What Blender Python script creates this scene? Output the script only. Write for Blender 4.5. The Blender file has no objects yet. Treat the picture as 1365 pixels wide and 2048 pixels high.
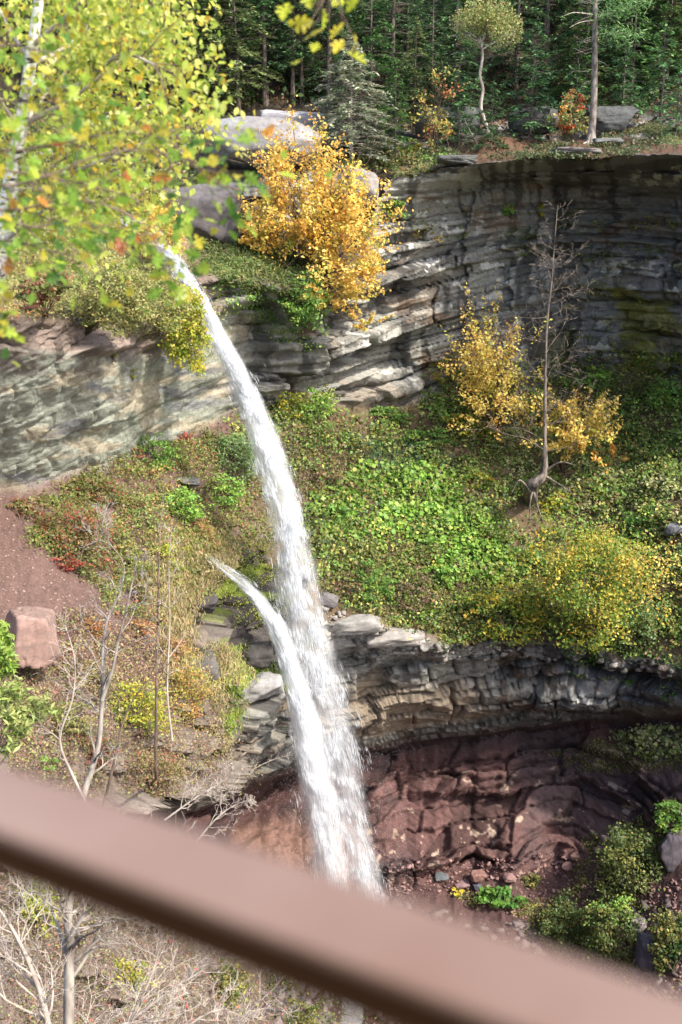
import bpy, math
import numpy as np
S = bpy.context.scene
C = S.collection
R = math.radians
rng = np.random.default_rng(11)

# ------------------------------------------------------------------ camera, world, sun, exposure
FPX, PITCH = 2400.0, R(-16.0)              # focal length in photograph pixels
cam_d = bpy.data.cameras.new("camera"); cam = bpy.data.objects.new("camera", cam_d); C.objects.link(cam)
cam_d.sensor_fit = 'VERTICAL'; cam_d.sensor_height = 36.0; cam_d.lens = FPX / 2048 * 36.0
cam_d.clip_start = .05; cam_d.clip_end = 900
cam.rotation_euler = (math.pi / 2 + PITCH, 0, 0)
cam_d.dof.use_dof = True; cam_d.dof.focus_distance = 60; cam_d.dof.aperture_fstop = 2.5
S.camera = cam
SUN_AZ, SUN_EL = R(130), R(46)              # azimuth from +Y (view direction) towards +X (right)
w = bpy.data.worlds.new("World"); S.world = w; w.use_nodes = True
nt = w.node_tree; bg = nt.nodes['Background']
sky = nt.nodes.new('ShaderNodeTexSky'); sky.sky_type = 'NISHITA'; sky.sun_disc = False
sky.sun_elevation = SUN_EL; sky.sun_rotation = SUN_AZ; sky.air_density = 1.0; sky.dust_density = 2.5; sky.ozone_density = .6
nt.links.new(sky.outputs[0], bg.inputs[0]); bg.inputs[1].default_value = .15
sd = bpy.data.lights.new("sun", 'SUN'); sd.energy = 2.2; sd.angle = R(2.0); sd.color = (1, .94, .84)
so = bpy.data.objects.new("sun", sd); C.objects.link(so)
sv = np.array([math.cos(SUN_EL) * math.sin(SUN_AZ), math.cos(SUN_EL) * math.cos(SUN_AZ), math.sin(SUN_EL)])
import mathutils
so.rotation_euler = mathutils.Vector(sv).to_track_quat('Z', 'Y').to_euler(); so.location = (30, -20, 40)
S.view_settings.view_transform = 'Standard'; S.view_settings.look = 'None'
S.view_settings.exposure = 1.62; S.view_settings.gamma = 1.0
S.cycles.max_bounces = 6; S.cycles.transparent_max_bounces = 16

fw = np.array([0, math.cos(PITCH), math.sin(PITCH)]); upv = np.array([0, -math.sin(PITCH), math.cos(PITCH)])
def at(px, py, Y):
    """the world point at forward distance Y that the photograph shows at (px, py)"""
    px, py, Y = np.broadcast_arrays(*[np.asarray(a, float) for a in (px, py, Y)])
    a = (px - 682.5) / FPX; b = (1024 - py) / FPX
    dy = fw[1] + upv[1] * b; dz = fw[2] + upv[2] * b
    return np.stack([a * Y / dy, Y, dz * Y / dy], -1)
def mpp(P):                                  # metres per photograph pixel at a point
    return float(np.dot(P, fw)) / FPX

# ------------------------------------------------------------------ noise
def _h(ix, iy, iz, seed):
    M = 0xFFFFFFFF
    v = (ix.astype(np.int64) * 374761393 + iy.astype(np.int64) * 668265263 + iz.astype(np.int64) * 2147483647 + seed * 1274126177) & M
    v = ((v ^ (v >> 13)) * 1274126177) & M; v = ((v ^ (v >> 16)) * 2246822519) & M; v ^= v >> 15
    return (v & 0xFFFFFF) / float(0xFFFFFF)
def hsh(a, b=0, seed=0):
    a = np.asarray(a); b = np.broadcast_to(np.asarray(b), a.shape); return _h(a, b, b * 0, seed)
def vn(x, y, z=0.0, seed=0):
    x, y, z = np.broadcast_arrays(*[np.asarray(a, float) for a in (x, y, z)])
    ix, iy, iz = np.floor(x), np.floor(y), np.floor(z)
    fx, fy, fz = x - ix, y - iy, z - iz
    fx, fy, fz = [f * f * (3 - 2 * f) for f in (fx, fy, fz)]
    r = 0
    for dx in (0, 1):
        for dy in (0, 1):
            for dz in (0, 1):
                r = r + _h(ix + dx, iy + dy, iz + dz, seed) * (fx if dx else 1 - fx) * (fy if dy else 1 - fy) * (fz if dz else 1 - fz)
    return r * 2 - 1
def fbm(x, y, z=0.0, seed=0, o=4):
    r = 0; a = .5; k = 1.0
    for i in range(o):
        r = r + a * vn(np.asarray(x) * k, np.asarray(y) * k, np.asarray(z) * k, seed + i * 17); a *= .5; k *= 2.03
    return r
def sst(a, b, x):
    t = np.clip((x - a) / (b - a), 0, 1); return t * t * (3 - 2 * t)

# ------------------------------------------------------------------ materials
def mat(name):
    m = bpy.data.materials.new(name); m.use_nodes = True; n = m.node_tree; return m, n, n.nodes['Principled BSDF']
def N(n, t, **k):
    x = n.nodes.new(t)
    for a, b in k.items(): setattr(x, a, b)
    return x
def attr_mat(name, rough=.9, var=.25, scale=6., bump=.3, bscale=(9, 9, 9), spec=.3, bdist=.06):
    m, n, p = mat(name)
    a = N(n, 'ShaderNodeAttribute', attribute_name='Col'); tc = N(n, 'ShaderNodeTexCoord')
    no = N(n, 'ShaderNodeTexNoise'); no.inputs['Scale'].default_value = scale; no.inputs['Detail'].default_value = 10; no.inputs['Roughness'].default_value = .7
    n.links.new(tc.outputs['Object'], no.inputs['Vector'])
    mr = N(n, 'ShaderNodeMapRange'); mr.inputs[1].default_value = .3; mr.inputs[2].default_value = .7
    mr.inputs[3].default_value = 1 - var; mr.inputs[4].default_value = 1 + var; n.links.new(no.outputs[0], mr.inputs[0])
    vm = N(n, 'ShaderNodeVectorMath', operation='SCALE'); n.links.new(a.outputs['Color'], vm.inputs[0]); n.links.new(mr.outputs[0], vm.inputs['Scale'])
    n.links.new(vm.outputs[0], p.inputs['Base Color'])
    mp = N(n, 'ShaderNodeMapping'); mp.inputs['Scale'].default_value = bscale; n.links.new(tc.outputs['Object'], mp.inputs[0])
    b2 = N(n, 'ShaderNodeTexNoise'); b2.inputs['Scale'].default_value = 1; b2.inputs['Detail'].default_value = 9; b2.inputs['Roughness'].default_value = .75
    n.links.new(mp.outputs[0], b2.inputs['Vector'])
    bu = N(n, 'ShaderNodeBump'); bu.inputs['Strength'].default_value = bump; bu.inputs['Distance'].default_value = bdist
    n.links.new(b2.outputs[0], bu.inputs['Height']); n.links.new(bu.outputs[0], p.inputs['Normal'])
    p.inputs['Roughness'].default_value = rough; p.inputs['Specular IOR Level'].default_value = spec
    return m
M_rock = attr_mat('rock', .8, .38, 5., .9, (1.6, 1.6, 9), .35, .12)
M_soil = attr_mat('soil', .95, .35, 9., .8, (6, 6, 6), .2, .08)
M_stone = attr_mat('stone', .85, .3, 4., .6, (7, 7, 14), .3, .05)
def leaf_mat(name, trans=.4, rough=.55, spec=.35, instvar=0.):
    m, n, p = mat(name)
    a = N(n, 'ShaderNodeAttribute', attribute_name='Col'); col = a.outputs['Color']
    if instvar:
        oi = N(n, 'ShaderNodeObjectInfo'); mr = N(n, 'ShaderNodeMapRange'); mr.inputs[3].default_value = 1 - instvar; mr.inputs[4].default_value = 1 + instvar
        n.links.new(oi.outputs['Random'], mr.inputs[0]); vm = N(n, 'ShaderNodeVectorMath', operation='SCALE')
        n.links.new(col, vm.inputs[0]); n.links.new(mr.outputs[0], vm.inputs['Scale']); col = vm.outputs[0]
    n.links.new(col, p.inputs['Base Color']); p.inputs['Roughness'].default_value = rough; p.inputs['Specular IOR Level'].default_value = spec
    t = N(n, 'ShaderNodeBsdfTranslucent'); n.links.new(col, t.inputs[0])
    mx = N(n, 'ShaderNodeMixShader'); mx.inputs[0].default_value = trans
    n.links.new(p.outputs[0], mx.inputs[1]); n.links.new(t.outputs[0], mx.inputs[2]); n.links.new(mx.outputs[0], n.nodes['Material Output'].inputs[0])
    return m
M_leaf = leaf_mat('leaf', .4, .5, .4); M_needle = leaf_mat('needle', .25, .6, .3, .25); M_near = leaf_mat('near_leaf', .6, .38, .5)
def bark(name, c1, c2, scale, stretch=(1, 1, .25), lo=.4, hi=.6, rough=.9):
    m, n, p = mat(name); tc = N(n, 'ShaderNodeTexCoord'); mp = N(n, 'ShaderNodeMapping'); mp.inputs['Scale'].default_value = stretch
    no = N(n, 'ShaderNodeTexNoise'); no.inputs['Scale'].default_value = scale; no.inputs['Detail'].default_value = 6
    cr = N(n, 'ShaderNodeValToRGB'); cr.color_ramp.elements[0].position = lo; cr.color_ramp.elements[1].position = hi
    cr.color_ramp.elements[0].color = (*c1, 1); cr.color_ramp.elements[1].color = (*c2, 1)
    n.links.new(tc.outputs['Object'], mp.inputs[0]); n.links.new(mp.outputs[0], no.inputs[0]); n.links.new(no.outputs[0], cr.inputs[0]); n.links.new(cr.outputs[0], p.inputs['Base Color'])
    bu = N(n, 'ShaderNodeBump'); bu.inputs['Strength'].default_value = .6; bu.inputs['Distance'].default_value = .02; n.links.new(no.outputs[0], bu.inputs['Height']); n.links.new(bu.outputs[0], p.inputs['Normal'])
    p.inputs['Roughness'].default_value = rough; return m
M_bark = bark('dark_bark', (.045, .035, .028), (.14, .11, .09), 9)
M_greybark = bark('grey_bark', (.16, .13, .11), (.38, .34, .29), 6)
M_twig = bark('pale_twig', (.30, .24, .20), (.52, .45, .38), 5)
M_stem = bark('brown_stem', (.09, .06, .045), (.2, .14, .1), 6)
M_birch = bark('birch_bark', (.05, .045, .04), (.78, .74, .68), 7, (1, 1, 4.5), .36, .45)

# ------------------------------------------------------------------ mesh helpers
def mesh(name, V, F, m, parent=None, cols=None, smooth=False, vcols=None, loc=(0, 0, 0)):
    V = np.asarray(V, np.float32); me = bpy.data.meshes.new(name)
    if isinstance(F, np.ndarray): k = F.shape[1]; idx = F.ravel(); ls = np.arange(len(F)) * k
    else:
        idx = np.array([i for f in F for i in f], np.int32); ln = np.array([len(f) for f in F]); ls = np.concatenate([[0], np.cumsum(ln)[:-1]])
    me.vertices.add(len(V)); me.vertices.foreach_set('co', V.ravel())
    me.loops.add(len(idx)); me.loops.foreach_set('vertex_index', idx.astype(np.int32))
    me.polygons.add(len(F)); me.polygons.foreach_set('loop_start', ls.astype(np.int32))
    me.update(calc_edges=True)
    if smooth: me.polygons.foreach_set('use_smooth', np.ones(len(F), bool))
    if vcols is not None:
        ca = me.color_attributes.new('Col', 'FLOAT_COLOR', 'POINT')
        c4 = np.ones((len(V), 4), np.float32); c4[:, :3] = vcols; ca.data.foreach_set('color', c4.ravel())
    me.materials.append(m)
    o = bpy.data.objects.new(name, me); C.objects.link(o); o.location = loc
    if parent: o.parent = parent
    return o
def tag(o, label=None, cat=None, group=None, kind=None):
    if label: o['label'] = label
    if cat: o['category'] = cat
    if group: o['group'] = group
    if kind: o['kind'] = kind
    return o
def thing(name, label, cat, loc=(0, 0, 0), group=None):
    o = bpy.data.objects.new(name, None); C.objects.link(o); o.location = [float(a) for a in loc]; o.empty_display_size = .2
    return tag(o, label, cat, group)
def nrm(a): return a / np.maximum(np.linalg.norm(a, axis=-1, keepdims=True), 1e-9)

def tubes(paths, sides=5):
    """paths: list of (points nx3, radii n) -> one mesh of tapered tubes"""
    VV = []; FF = []; off = 0; ang = np.arange(sides) / sides * 2 * math.pi
    ca, sa = np.cos(ang), np.sin(ang); j = np.arange(sides); j2 = (j + 1) % sides
    for P, r in paths:
        P = np.asarray(P, float); r = np.broadcast_to(np.asarray(r, float), (len(P),))
        T = nrm(np.gradient(P, axis=0)); ref = np.array([0, 0, 1.]) if abs(T[0][2]) < .8 else np.array([1., 0, 0])
        A = nrm(np.cross(T, ref)); B = np.cross(T, A)
        ring = P[:, None] + r[:, None, None] * (ca[None, :, None] * A[:, None] + sa[None, :, None] * B[:, None])
        n = len(P); VV.append(ring.reshape(-1, 3)); k = np.arange(n - 1)[:, None] * sides + off
        FF.append(np.stack([k + j, k + j2, k + j2 + sides, k + j + sides], -1).reshape(-1, 4)); off += n * sides
    return np.concatenate(VV), np.concatenate(FF)

def leaves(Cn, size, rg, bias=(0, 0, .7), spread=1., aspect=.6, tang=None, fold=.18):
    """diamond leaves: centres nx3, size n -> V, F(quads)"""
    n = len(Cn); size = np.broadcast_to(np.asarray(size, float), (n,))
    nn = nrm(rg.normal(size=(n, 3)) * spread + np.asarray(bias))
    t = rg.normal(size=(n, 3)) if tang is None else tang + rg.normal(size=(n, 3)) * .35
    t = nrm(t - nn * np.sum(t * nn, -1, keepdims=True)); b = np.cross(nn, t)
    s = size[:, None]; Lh = t * s * .5; W = b * s * .5 * aspect; up = nn * s * fold * .5
    V = np.stack([Cn - Lh, Cn - Lh * .1 + W + up, Cn + Lh, Cn - Lh * .1 - W + up], 1).reshape(-1, 3)
    return V, np.arange(4 * n).reshape(n, 4)

# ------------------------------------------------------------------ the gorge as one sheet of curves (photograph pixel, forward metres)
KX = [-400, 0, 200, 330, 400, 470, 550, 640, 700, 780, 850, 1000, 1150, 1250, 1365, 1800]
KC = {
-400: [(-600,120),(150,85),(350,60),(380,58),(620,34),(640,34.5),(850,36),(1100,39),(1400,34),(1700,29),(1720,28.8),(1740,28.6),(1780,28.2),(1820,27.8),(2600,18)],
0:    [(-600,130),(200,85),(380,66),(400,65),(640,43),(700,43.5),(820,46.5),(975,50),(1250,41),(1600,34.5),(1620,34.2),(1640,34),(1680,33.3),(1720,32.6),(2600,22)],
200:  [(-600,132),(200,85),(400,68),(430,66),(655,51),(720,51.5),(800,52.7),(930,55),(1250,45),(1600,38),(1620,37.6),(1640,37.2),(1680,36.5),(1720,35.8),(2600,24)],
330:  [(-600,133),(215,85),(440,68),(480,64),(600,57.5),(720,58.3),(790,59),(890,60.5),(1230,50),(1590,43),(1605,47),(1640,53),(1760,52),(1800,38),(2600,25)],
400:  [(-600,134),(225,84),(290,74),(470,68),(552,60),(660,61.5),(750,62),(850,63.5),(1200,54),(1575,46),(1595,50),(1625,58),(1780,56),(1830,40),(2600,26)],
470:  [(-600,134),(225,84),(350,71),(470,68.5),(560,61.5),(610,64.5),(700,65.5),(815,66.5),(1150,57.5),(1450,51),(1560,56),(1595,64),(1790,58),(1880,42),(2600,27)],
550:  [(-600,135),(228,84),(330,71),(500,68.5),(575,63),(620,66.5),(700,67.5),(800,68.5),(1120,60),(1385,54.5),(1530,59),(1565,67),(1800,59),(1930,44),(2600,28)],
640:  [(-600,135),(230,85),(320,72),(500,69.5),(590,65.5),(630,67.5),(700,68.5),(785,70),(1080,63),(1250,59.5),(1480,63),(1530,69),(1770,60),(1980,48),(2600,30)],
700:  [(-600,135),(232,86),(325,72.5),(420,71.5),(560,68.8),(600,69.4),(700,70.4),(812,71.5),(1050,65),(1235,60.8),(1480,64),(1510,69.5),(1760,60.5),(2000,54),(2600,40)],
780:  [(-600,135),(235,88),(300,77),(330,75),(345,70.5),(420,71.5),(600,72.5),(815,73.5),(1050,66),(1245,61.3),(1475,65),(1500,70),(1745,61),(2050,53),(2600,42)],
850:  [(-600,136),(235,88),(290,78),(320,75),(340,71),(410,72.2),(600,73.3),(790,74.3),(1040,67),(1275,61.8),(1450,65),(1490,70.5),(1730,61),(2050,53),(2600,42)],
1000: [(-600,136),(235,88),(262,80),(300,75),(320,70.0),(362,76.5),(560,76.8),(760,77.2),(1030,68),(1300,61.8),(1430,64.5),(1470,69.5),(1720,61),(2050,53),(2600,42)],
1150: [(-600,136),(232,88),(260,80),(296,74.5),(312,67.8),(378,78),(560,78.6),(740,79.5),(1030,69),(1300,61.3),(1420,64),(1450,69),(1690,61.5),(2050,53),(2600,42)],
1250: [(-600,135),(230,87),(258,79),(294,73),(310,66.),(388,77.6),(560,78.4),(740,79),(1030,68),(1310,60.3),(1415,63),(1445,68),(1640,61),(2050,52),(2600,41)],
1365: [(-600,134),(225,85),(254,76),(290,70),(306,63.5),(402,74.5),(600,75.2),(770,76),(1030,65),(1330,58),(1415,60),(1440,65),(1590,59),(2050,50),(2600,40)],
1800: [(-600,130),(200,84),(240,68),(280,62),(300,58),(450,62),(650,64),(900,64),(1100,58),(1400,52),(1450,54),(1480,58),(1650,53),(2100,46),(2600,38)]}
NC = 15
for _x in KX:
    if _x >= 640:                                   # the red wall stands steeper than the talus below it
        p_, y_ = KC[_x][11]; KC[_x][11] = (p_, y_ - 2.6)
gx = np.concatenate([np.arange(-400, -30, 12.), np.arange(-30, 1400, 2.6), np.arange(1400, 1801, 12.)])
gy = np.concatenate([np.arange(-600, 150, 10.), np.arange(150, 2060, 2.6), np.arange(2060, 2601, 14.)])
dense = np.arange(-460, 1861, 4.); ker = np.exp(-.5 * (np.arange(-14, 15) * 4 / 20.) ** 2); ker /= ker.sum()
def knot(k, c):
    v = np.interp(dense, KX, [KC[x][k][c] for x in KX]); v = np.convolve(np.pad(v, 14, mode='edge'), ker, 'valid')
    return v
cpy = np.stack([knot(k, 0) for k in range(NC)]); cY = np.stack([knot(k, 1) for k in range(NC)])
# natural wander of the ledge lines
for k, am in ((2, 10), (3, 6), (4, 7), (7, 12), (9, 16), (10, 10), (11, 8), (12, 14)):
    cpy[k] += am * fbm(dense / 90, k * 3.1, seed=5) + am * .5 * fbm(dense / 22, k * 3.1, seed=6)
    cY[k] += .9 * fbm(dense / 80, k * 5.3, seed=8)
cpy = np.maximum.accumulate(cpy + np.arange(NC)[:, None] * .01, 0)
CP = np.stack([np.interp(gx, dense, cpy[k]) for k in range(NC)]); CY = np.stack([np.interp(gx, dense, cY[k]) for k in range(NC)])
nx, ny = len(gx), len(gy)
Y0 = np.empty((ny, nx)); ZF = np.empty((ny, nx))
for i in range(nx):
    Y0[:, i] = np.interp(gy, CP[:, i], CY[:, i]); ZF[:, i] = np.interp(gy, CP[:, i], np.arange(NC))
GX, GY = np.meshgrid(gx, gy)
P0 = at(GX, GY, Y0)
def edge_frame(k):
    E = at(gx, CP[k], CY[k])[:, :2]; K = np.exp(-.5 * (np.arange(-40, 41) / 14.) ** 2); K /= K.sum()
    E = np.stack([np.convolve(np.pad(E[:, c], 40, mode='edge'), K, 'valid') for c in (0, 1)], -1)
    T = np.gradient(E, axis=0); s = np.concatenate([[0], np.cumsum(np.linalg.norm(np.diff(E, axis=0), axis=1))])
    T = nrm(T); return s, np.stack([T[:, 1], -T[:, 0], T[:, 0] * 0], -1)
sA, nA = edge_frame(4); sB, nB = edge_frame(9)
lowm = (ZF > 8)
SS = np.where(lowm, sB[None] + 200, sA[None]); NN = np.where(lowm[..., None], nB[None], nA[None])
Z = P0[..., 2]

def nrm3(a): return a / np.linalg.norm(a, axis=-1, keepdims=True)
def strata(s, t, seed, t0, t1, w0, w1, wob=.08):
    r = np.random.default_rng(seed); n = 900
    b = np.cumsum(r.uniform(t0, t1, n) * r.choice([.45, 1, 1.7], n)); b = b - 75
    tw = t + wob * fbm(s * .35, t * .6, seed=seed) * 2 + .05 * vn(s * 2.2, t * 1.5, seed=seed + 3)
    L = np.clip(np.searchsorted(b, tw.ravel()).reshape(tw.shape), 1, n - 1)
    fr = (tw - b[L - 1]) / (b[L] - b[L - 1])
    wd = r.uniform(w0, w1, n)[L]; ph = r.uniform(0, 9, n)[L]
    sx = s + .35 * vn(s * 1.1, t * 1.3, seed=seed + 5) + .25 * (t) * (r.uniform(-1, 1, n)[L])
    bx = np.floor(sx / wd + ph); fx = sx / wd + ph - bx
    return r.uniform(-1, 1, n)[L], hsh(L, bx, seed) * 2 - 1, fr, fx, hsh(L, bx, seed + 1)

noisepx = 14 * fbm(GX / 60, GY / 60, seed=21)
zj = ZF + .06 * fbm(GX / 40, GY / 30, seed=22)
# where bare rock shows (1) or soil and plants (0)
W = np.zeros_like(ZF)
W += sst(3.85, 4.1, zj) * (1 - sst(6.9, 7.1, zj)) + sst(8.93, 9.05, zj) * (1 - sst(12.0, 12.2, zj))
tier = sst(2., 2.12, zj) * (1 - sst(2.9, 3.05, zj)) * sst(370, 400, GX) * (1 - sst(735, 760, GX)); W += tier
tier2 = sst(1.1, 1.3, zj) * (1 - sst(2.3, 2.6, zj)) * sst(760, 800, GX) * (.5 + .9 * fbm(GX / 60, GY / 20, seed=4)); W += np.clip(tier2, 0, 1)
dx = (GX - 500) / 120; dy = (GY - 1235) / 170
ledge = np.clip(1.25 - np.sqrt(dx * dx + dy * dy) + .5 * fbm(GX / 50, GY / 35, seed=31), 0, 1) * (zj > 7.2) * (zj < 9.1)
W = np.clip(W + sst(.1, .45, ledge), 0, 1)
lowleft = sst(.12, .3, fbm(GX / 75, GY / 45, seed=33)) * (zj > 8) * (GX < 480) * (GY > 1280); W = np.clip(W + .45 * lowleft, 0, 1)
leftpale = (1 - sst(420, 520, GX)) * sst(4.6, 5.0, zj) * (1 - sst(7, 7.1, zj))
xw = P0[..., 0]
Zt = Z - .2 * np.clip(xw, -2, 14) * sst(4.5, 6, ZF) - .16 * np.clip(SS - sA[np.searchsorted(gx, 450)], -40, 0) * (ZF < 8)
o1, h1, f1, x1, c1 = strata(SS, Zt, 3, .35, 1.1, 1.8, 5.5)
o2, h2, f2, x2, c2 = strata(SS, Zt + .05 * SS * np.sin(SS * .05), 4, .12, .42, .6, 2.6)
o0, h0, f0_, x0_, c0_ = strata(SS, Zt + .6, 14, 1.6, 3.6, 4., 11., .25)
red = sst(10.6, 11.1, zj) * (1 - sst(13, 13.4, zj))
amp = (.60 - .54 * leftpale - .1 * red)
off = amp * (.45 * o1 + .95 * h1) + (.13 - .115 * leftpale) * (.7 * o2 + .6 * h2)
off -= .38 * (1 - leftpale * .8) * (1 - sst(.0, .16, f1)) + .07 * (1 - sst(.0, .3, f2)) * (1 - .7 * leftpale)
off += (- .8 * (1 - sst(0, .035, np.minimum(x0_, 1 - x0_))) * (h0 > -.3) + .65 * o0 + .9 * h0 - .7 * (1 - sst(0, .10, f0_))) * (1 - leftpale) * (1 - .5 * red) * sst(4.3, 4.8, zj)
off -= .42 * (1 - sst(0, .06, np.minimum(x1, 1 - x1))) * (h1 > -.2) * (1 - .5 * leftpale)
off += .7 * fbm(SS * .16, Z * .25, seed=41) + .22 * fbm(SS * .9, Z * 1.3, seed=42)
# rough blocky shale of the red wall and diagonal faces of the pale one
dg = Z + red * (Zt - Z + .08 * SS)
o3, h3, f3, x3, c3 = strata(SS * .8 - Z * .7, dg, 9, .5, 1.5, 1.5, 4.)
off += red * (.6 * o3 + .8 * h3 - .5 * (1 - sst(0, .12, np.minimum(x3, 1 - x3))) * (h3 > 0)) + leftpale * (.07 * h3 + .05 * o3)
up = .55 * fbm(P0[..., 0] * .22, P0[..., 1] * .22, seed=51) + .16 * fbm(P0[..., 0] * 1.3, P0[..., 1] * 1.3, seed=52)
up += .09 * fbm(P0[..., 0] * 4, P0[..., 1] * 4, seed=53, o=3)
hillz = sst(1.0, .6, ZF) if False else 1 - sst(.7, 1.2, ZF)
up = up * (1 + 1.3 * hillz)
off -= 1.3 * sst(9.18, 9.3, ZF) * (1 - sst(9.45, 9.6, ZF)) * sst(760, 860, GX) * (.7 + fbm(SS * .3, Z * .2, seed=48))
off *= 1 - .75 * sst(9.7, 10.1, ZF) * (1 - sst(10.9, 11.2, ZF))
NN = nrm3(NN + red[..., None] * np.array([0, 0, .7]))
PD = P0 + NN * (off * W)[..., None]
PD[..., 2] += up * (1 - W)
# ---- colours of the rock and the soil
def colr(c): return np.array(c)[None, None]
def lerp(a, b, t): return a + (b - a) * t[..., None]
px_, s_, z_ = GX, SS, Z
g1 = fbm(s_ * .35, z_ * .5, seed=61); g2 = fbm(s_ * 1.6, z_ * 2.2, seed=62); g3 = fbm(s_ * 5, z_ * 6, seed=63, o=3)
rock = np.ones(GX.shape + (3,)) * colr((.195, .19, .168))
rock = rock * (.55 + .5 * c1 * c2 + .35 * c1 + .45 * c0_)[..., None]
rock = lerp(rock, colr((.26, .18, .11)) * np.ones_like(rock), sst(.1, .45, g1) * .35)
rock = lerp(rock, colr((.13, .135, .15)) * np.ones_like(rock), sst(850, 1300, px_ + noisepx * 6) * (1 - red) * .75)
stain = np.clip(sst(.1, .3, fbm(s_ * 1.9, z_ * .16, seed=64) + .25 * g2 + .12 * fbm(s_ * .2, z_ * .2, seed=65)) + .8 * sst(.12, .3, fbm(s_ * .5, Zt * 2.6, seed=164)), 0, 1)
rock = lerp(rock, colr((.022, .02, .02)) * np.ones_like(rock), stain * .75 * (1 - leftpale) * (1 - red * .6))
lich = sst(.2, .3, g2 + .3 * g3) * sst(-.05, .25, fbm(s_ * .22, z_ * .3, seed=66))
rock = lerp(rock, colr((.5, .49, .46)) * np.ones_like(rock), lich * .75 * (1 - leftpale))
ru = sst(.22, .42, fbm(s_ * .5, z_ * .9, seed=67)); rock = lerp(rock, colr((.20, .10, .035)) * np.ones_like(rock), ru * .28 * (1 - leftpale))
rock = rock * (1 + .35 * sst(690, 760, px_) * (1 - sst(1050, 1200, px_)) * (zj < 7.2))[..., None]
pale = colr((.27, .28, .228)) * (.86 + .16 * c3 + .28 * g1 + .12 * g3)[..., None]
pale = lerp(pale, colr((.38, .31, .21)) * np.ones_like(pale), sst(.05, .3, fbm(s_ * .4 + z_, z_ * 1.2, seed=68)) * .6)
pale = lerp(pale, colr((.15, .15, .17)) * np.ones_like(pale), sst(.18, .34, fbm(s_ * .35 + z_ * .8, z_ * 1.1, seed=69)) * .65)
rock = lerp(rock, pale, leftpale)
beds = (1 - sst(400, 470, px_)) * sst(3.8, 4., zj) * (1 - sst(4.7, 5.15, zj))
rock = lerp(rock, colr((.25, .19, .155)) * (.6 + .6 * c2 + .3 * g2)[..., None], beds * .9)
brk = (1 - sst(150, 330, px_ + noisepx * 4)) * sst(3.9, 4.1, zj) * (1 - sst(5.2, 5.6, zj)) * sst(-.15, .15, g1 + .5 * g2)
rock = lerp(rock, colr((.17, .135, .115)) * (.35 + 1.3 * c2 * c1)[..., None], brk * .8)
redc = colr((.115, .060, .054)) * (.65 + .45 * c3 + .5 * g1 + .2 * g3)[..., None]
redc = lerp(redc, colr((.06, .042, .044)) * (.6 + .8 * c3)[..., None], sst(-.1, .3, fbm(s_ * .3, z_ * .5, seed=70) + sst(950, 1150, px_) * .35 - .12) * .8)
redc = lerp(redc, colr((.45, .34, .26)) * np.ones_like(redc), sst(.34, .37, fbm(s_ * 2.2, Zt * 3.2, seed=75)) * sst(0, .2, fbm(s_ * .3, Zt * 1.2, seed=76)) * (zj > 11.2) * .8)
redc = lerp(redc, colr((.22, .13, .10)) * np.ones_like(redc), (1 - sst(90, 140, np.abs(px_ - 610))) * sst(1610, 1660, GY + noisepx) * .8)
nearl = np.clip((1 - sst(290, 340, px_)) + sst(12.2, 12.5, zj) * (1 - sst(600, 640, px_)), 0, 1)
rock = lerp(rock, redc, sst(10.2, 10.9, zj) * (1 - nearl))
rock = lerp(rock, colr((.19, .15, .12)) * (.6 + .6 * c2)[..., None], nearl * (zj > 9))
moss = sst(1060, 1160, px_ + noisepx * 2) * sst(5.9, 6.15, zj) * (1 - sst(7, 7.1, zj)) * sst(-.3, .05, g1 + .4 * g2)
rock = lerp(rock, colr((.17, .16, .02)) * (.6 + .5 * c2)[..., None], moss * .85)
mossl = ledge * sst(-.05, .15, fbm(px_ / 38, GY / 38, seed=73))
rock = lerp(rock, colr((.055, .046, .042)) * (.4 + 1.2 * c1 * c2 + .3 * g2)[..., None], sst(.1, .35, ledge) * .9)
rock = lerp(rock, colr((.13, .17, .02)) * (.5 + .5 * c2 + .5 * g2)[..., None], np.clip(mossl * 2.5, 0, 1) * .9)
ll = (1 - sst(430, 500, px_)) * sst(7.2, 7.6, zj)
rock = lerp(rock, colr((.2, .17, .14)) * (.6 + .6 * c2 + .3 * g2)[..., None], ll * (1 - ledge) * (zj < 10))
lowd = sst(880, 1050, px_) * sst(9.0, 9.15, zj) * (1 - sst(10.2, 10.6, zj)); rock = rock * (1 - .5 * lowd * sst(-.2, .2, g1 + .5 * g2))[..., None]  # wet rock tone that also paints in the band's black shadows
lipm = sst(640, 680, px_) * (1 - sst(800, 900, px_)) * sst(8.8, 8.95, zj) * (1 - sst(9.15, 9.4, zj)); rock = lerp(rock, colr((.42, .40, .37)) * (.7 + .5 * c2)[..., None], lipm * .8)
slab = sst(690, 720, px_) * (1 - sst(930, 1000, px_)) * sst(9.45, 9.6, zj) * (1 - sst(9.95, 10.05, zj)); rock = lerp(rock, colr((.25, .20, .145)) * (.75 + .4 * c1)[..., None], slab)
soil = np.ones_like(rock) * colr((.12, .085, .05)) * (.8 + .5 * g3 + .4 * g1)[..., None]
sl = (1 - sst(430, 560, px_ + noisepx * 3)) * sst(6.9, 7.05, zj)
soil = lerp(soil, colr((.135, .084, .070)) * (.85 + .4 * g1 + .25 * g3)[..., None], sl)
soil = lerp(soil, colr((.155, .12, .095)) * (.9 + .4 * g3)[..., None], sl * sst(1300, 1420, GY + noisepx * 3))
soil = lerp(soil, colr((.095, .055, .05)) * (.8 + .35 * g3)[..., None], sst(11.9, 12.1, zj) * sst(480, 560, px_) * (1 - nearl))
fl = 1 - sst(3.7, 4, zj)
soil = lerp(soil, colr((.05, .04, .028)) * (.8 + .5 * g3)[..., None], fl)
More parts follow.
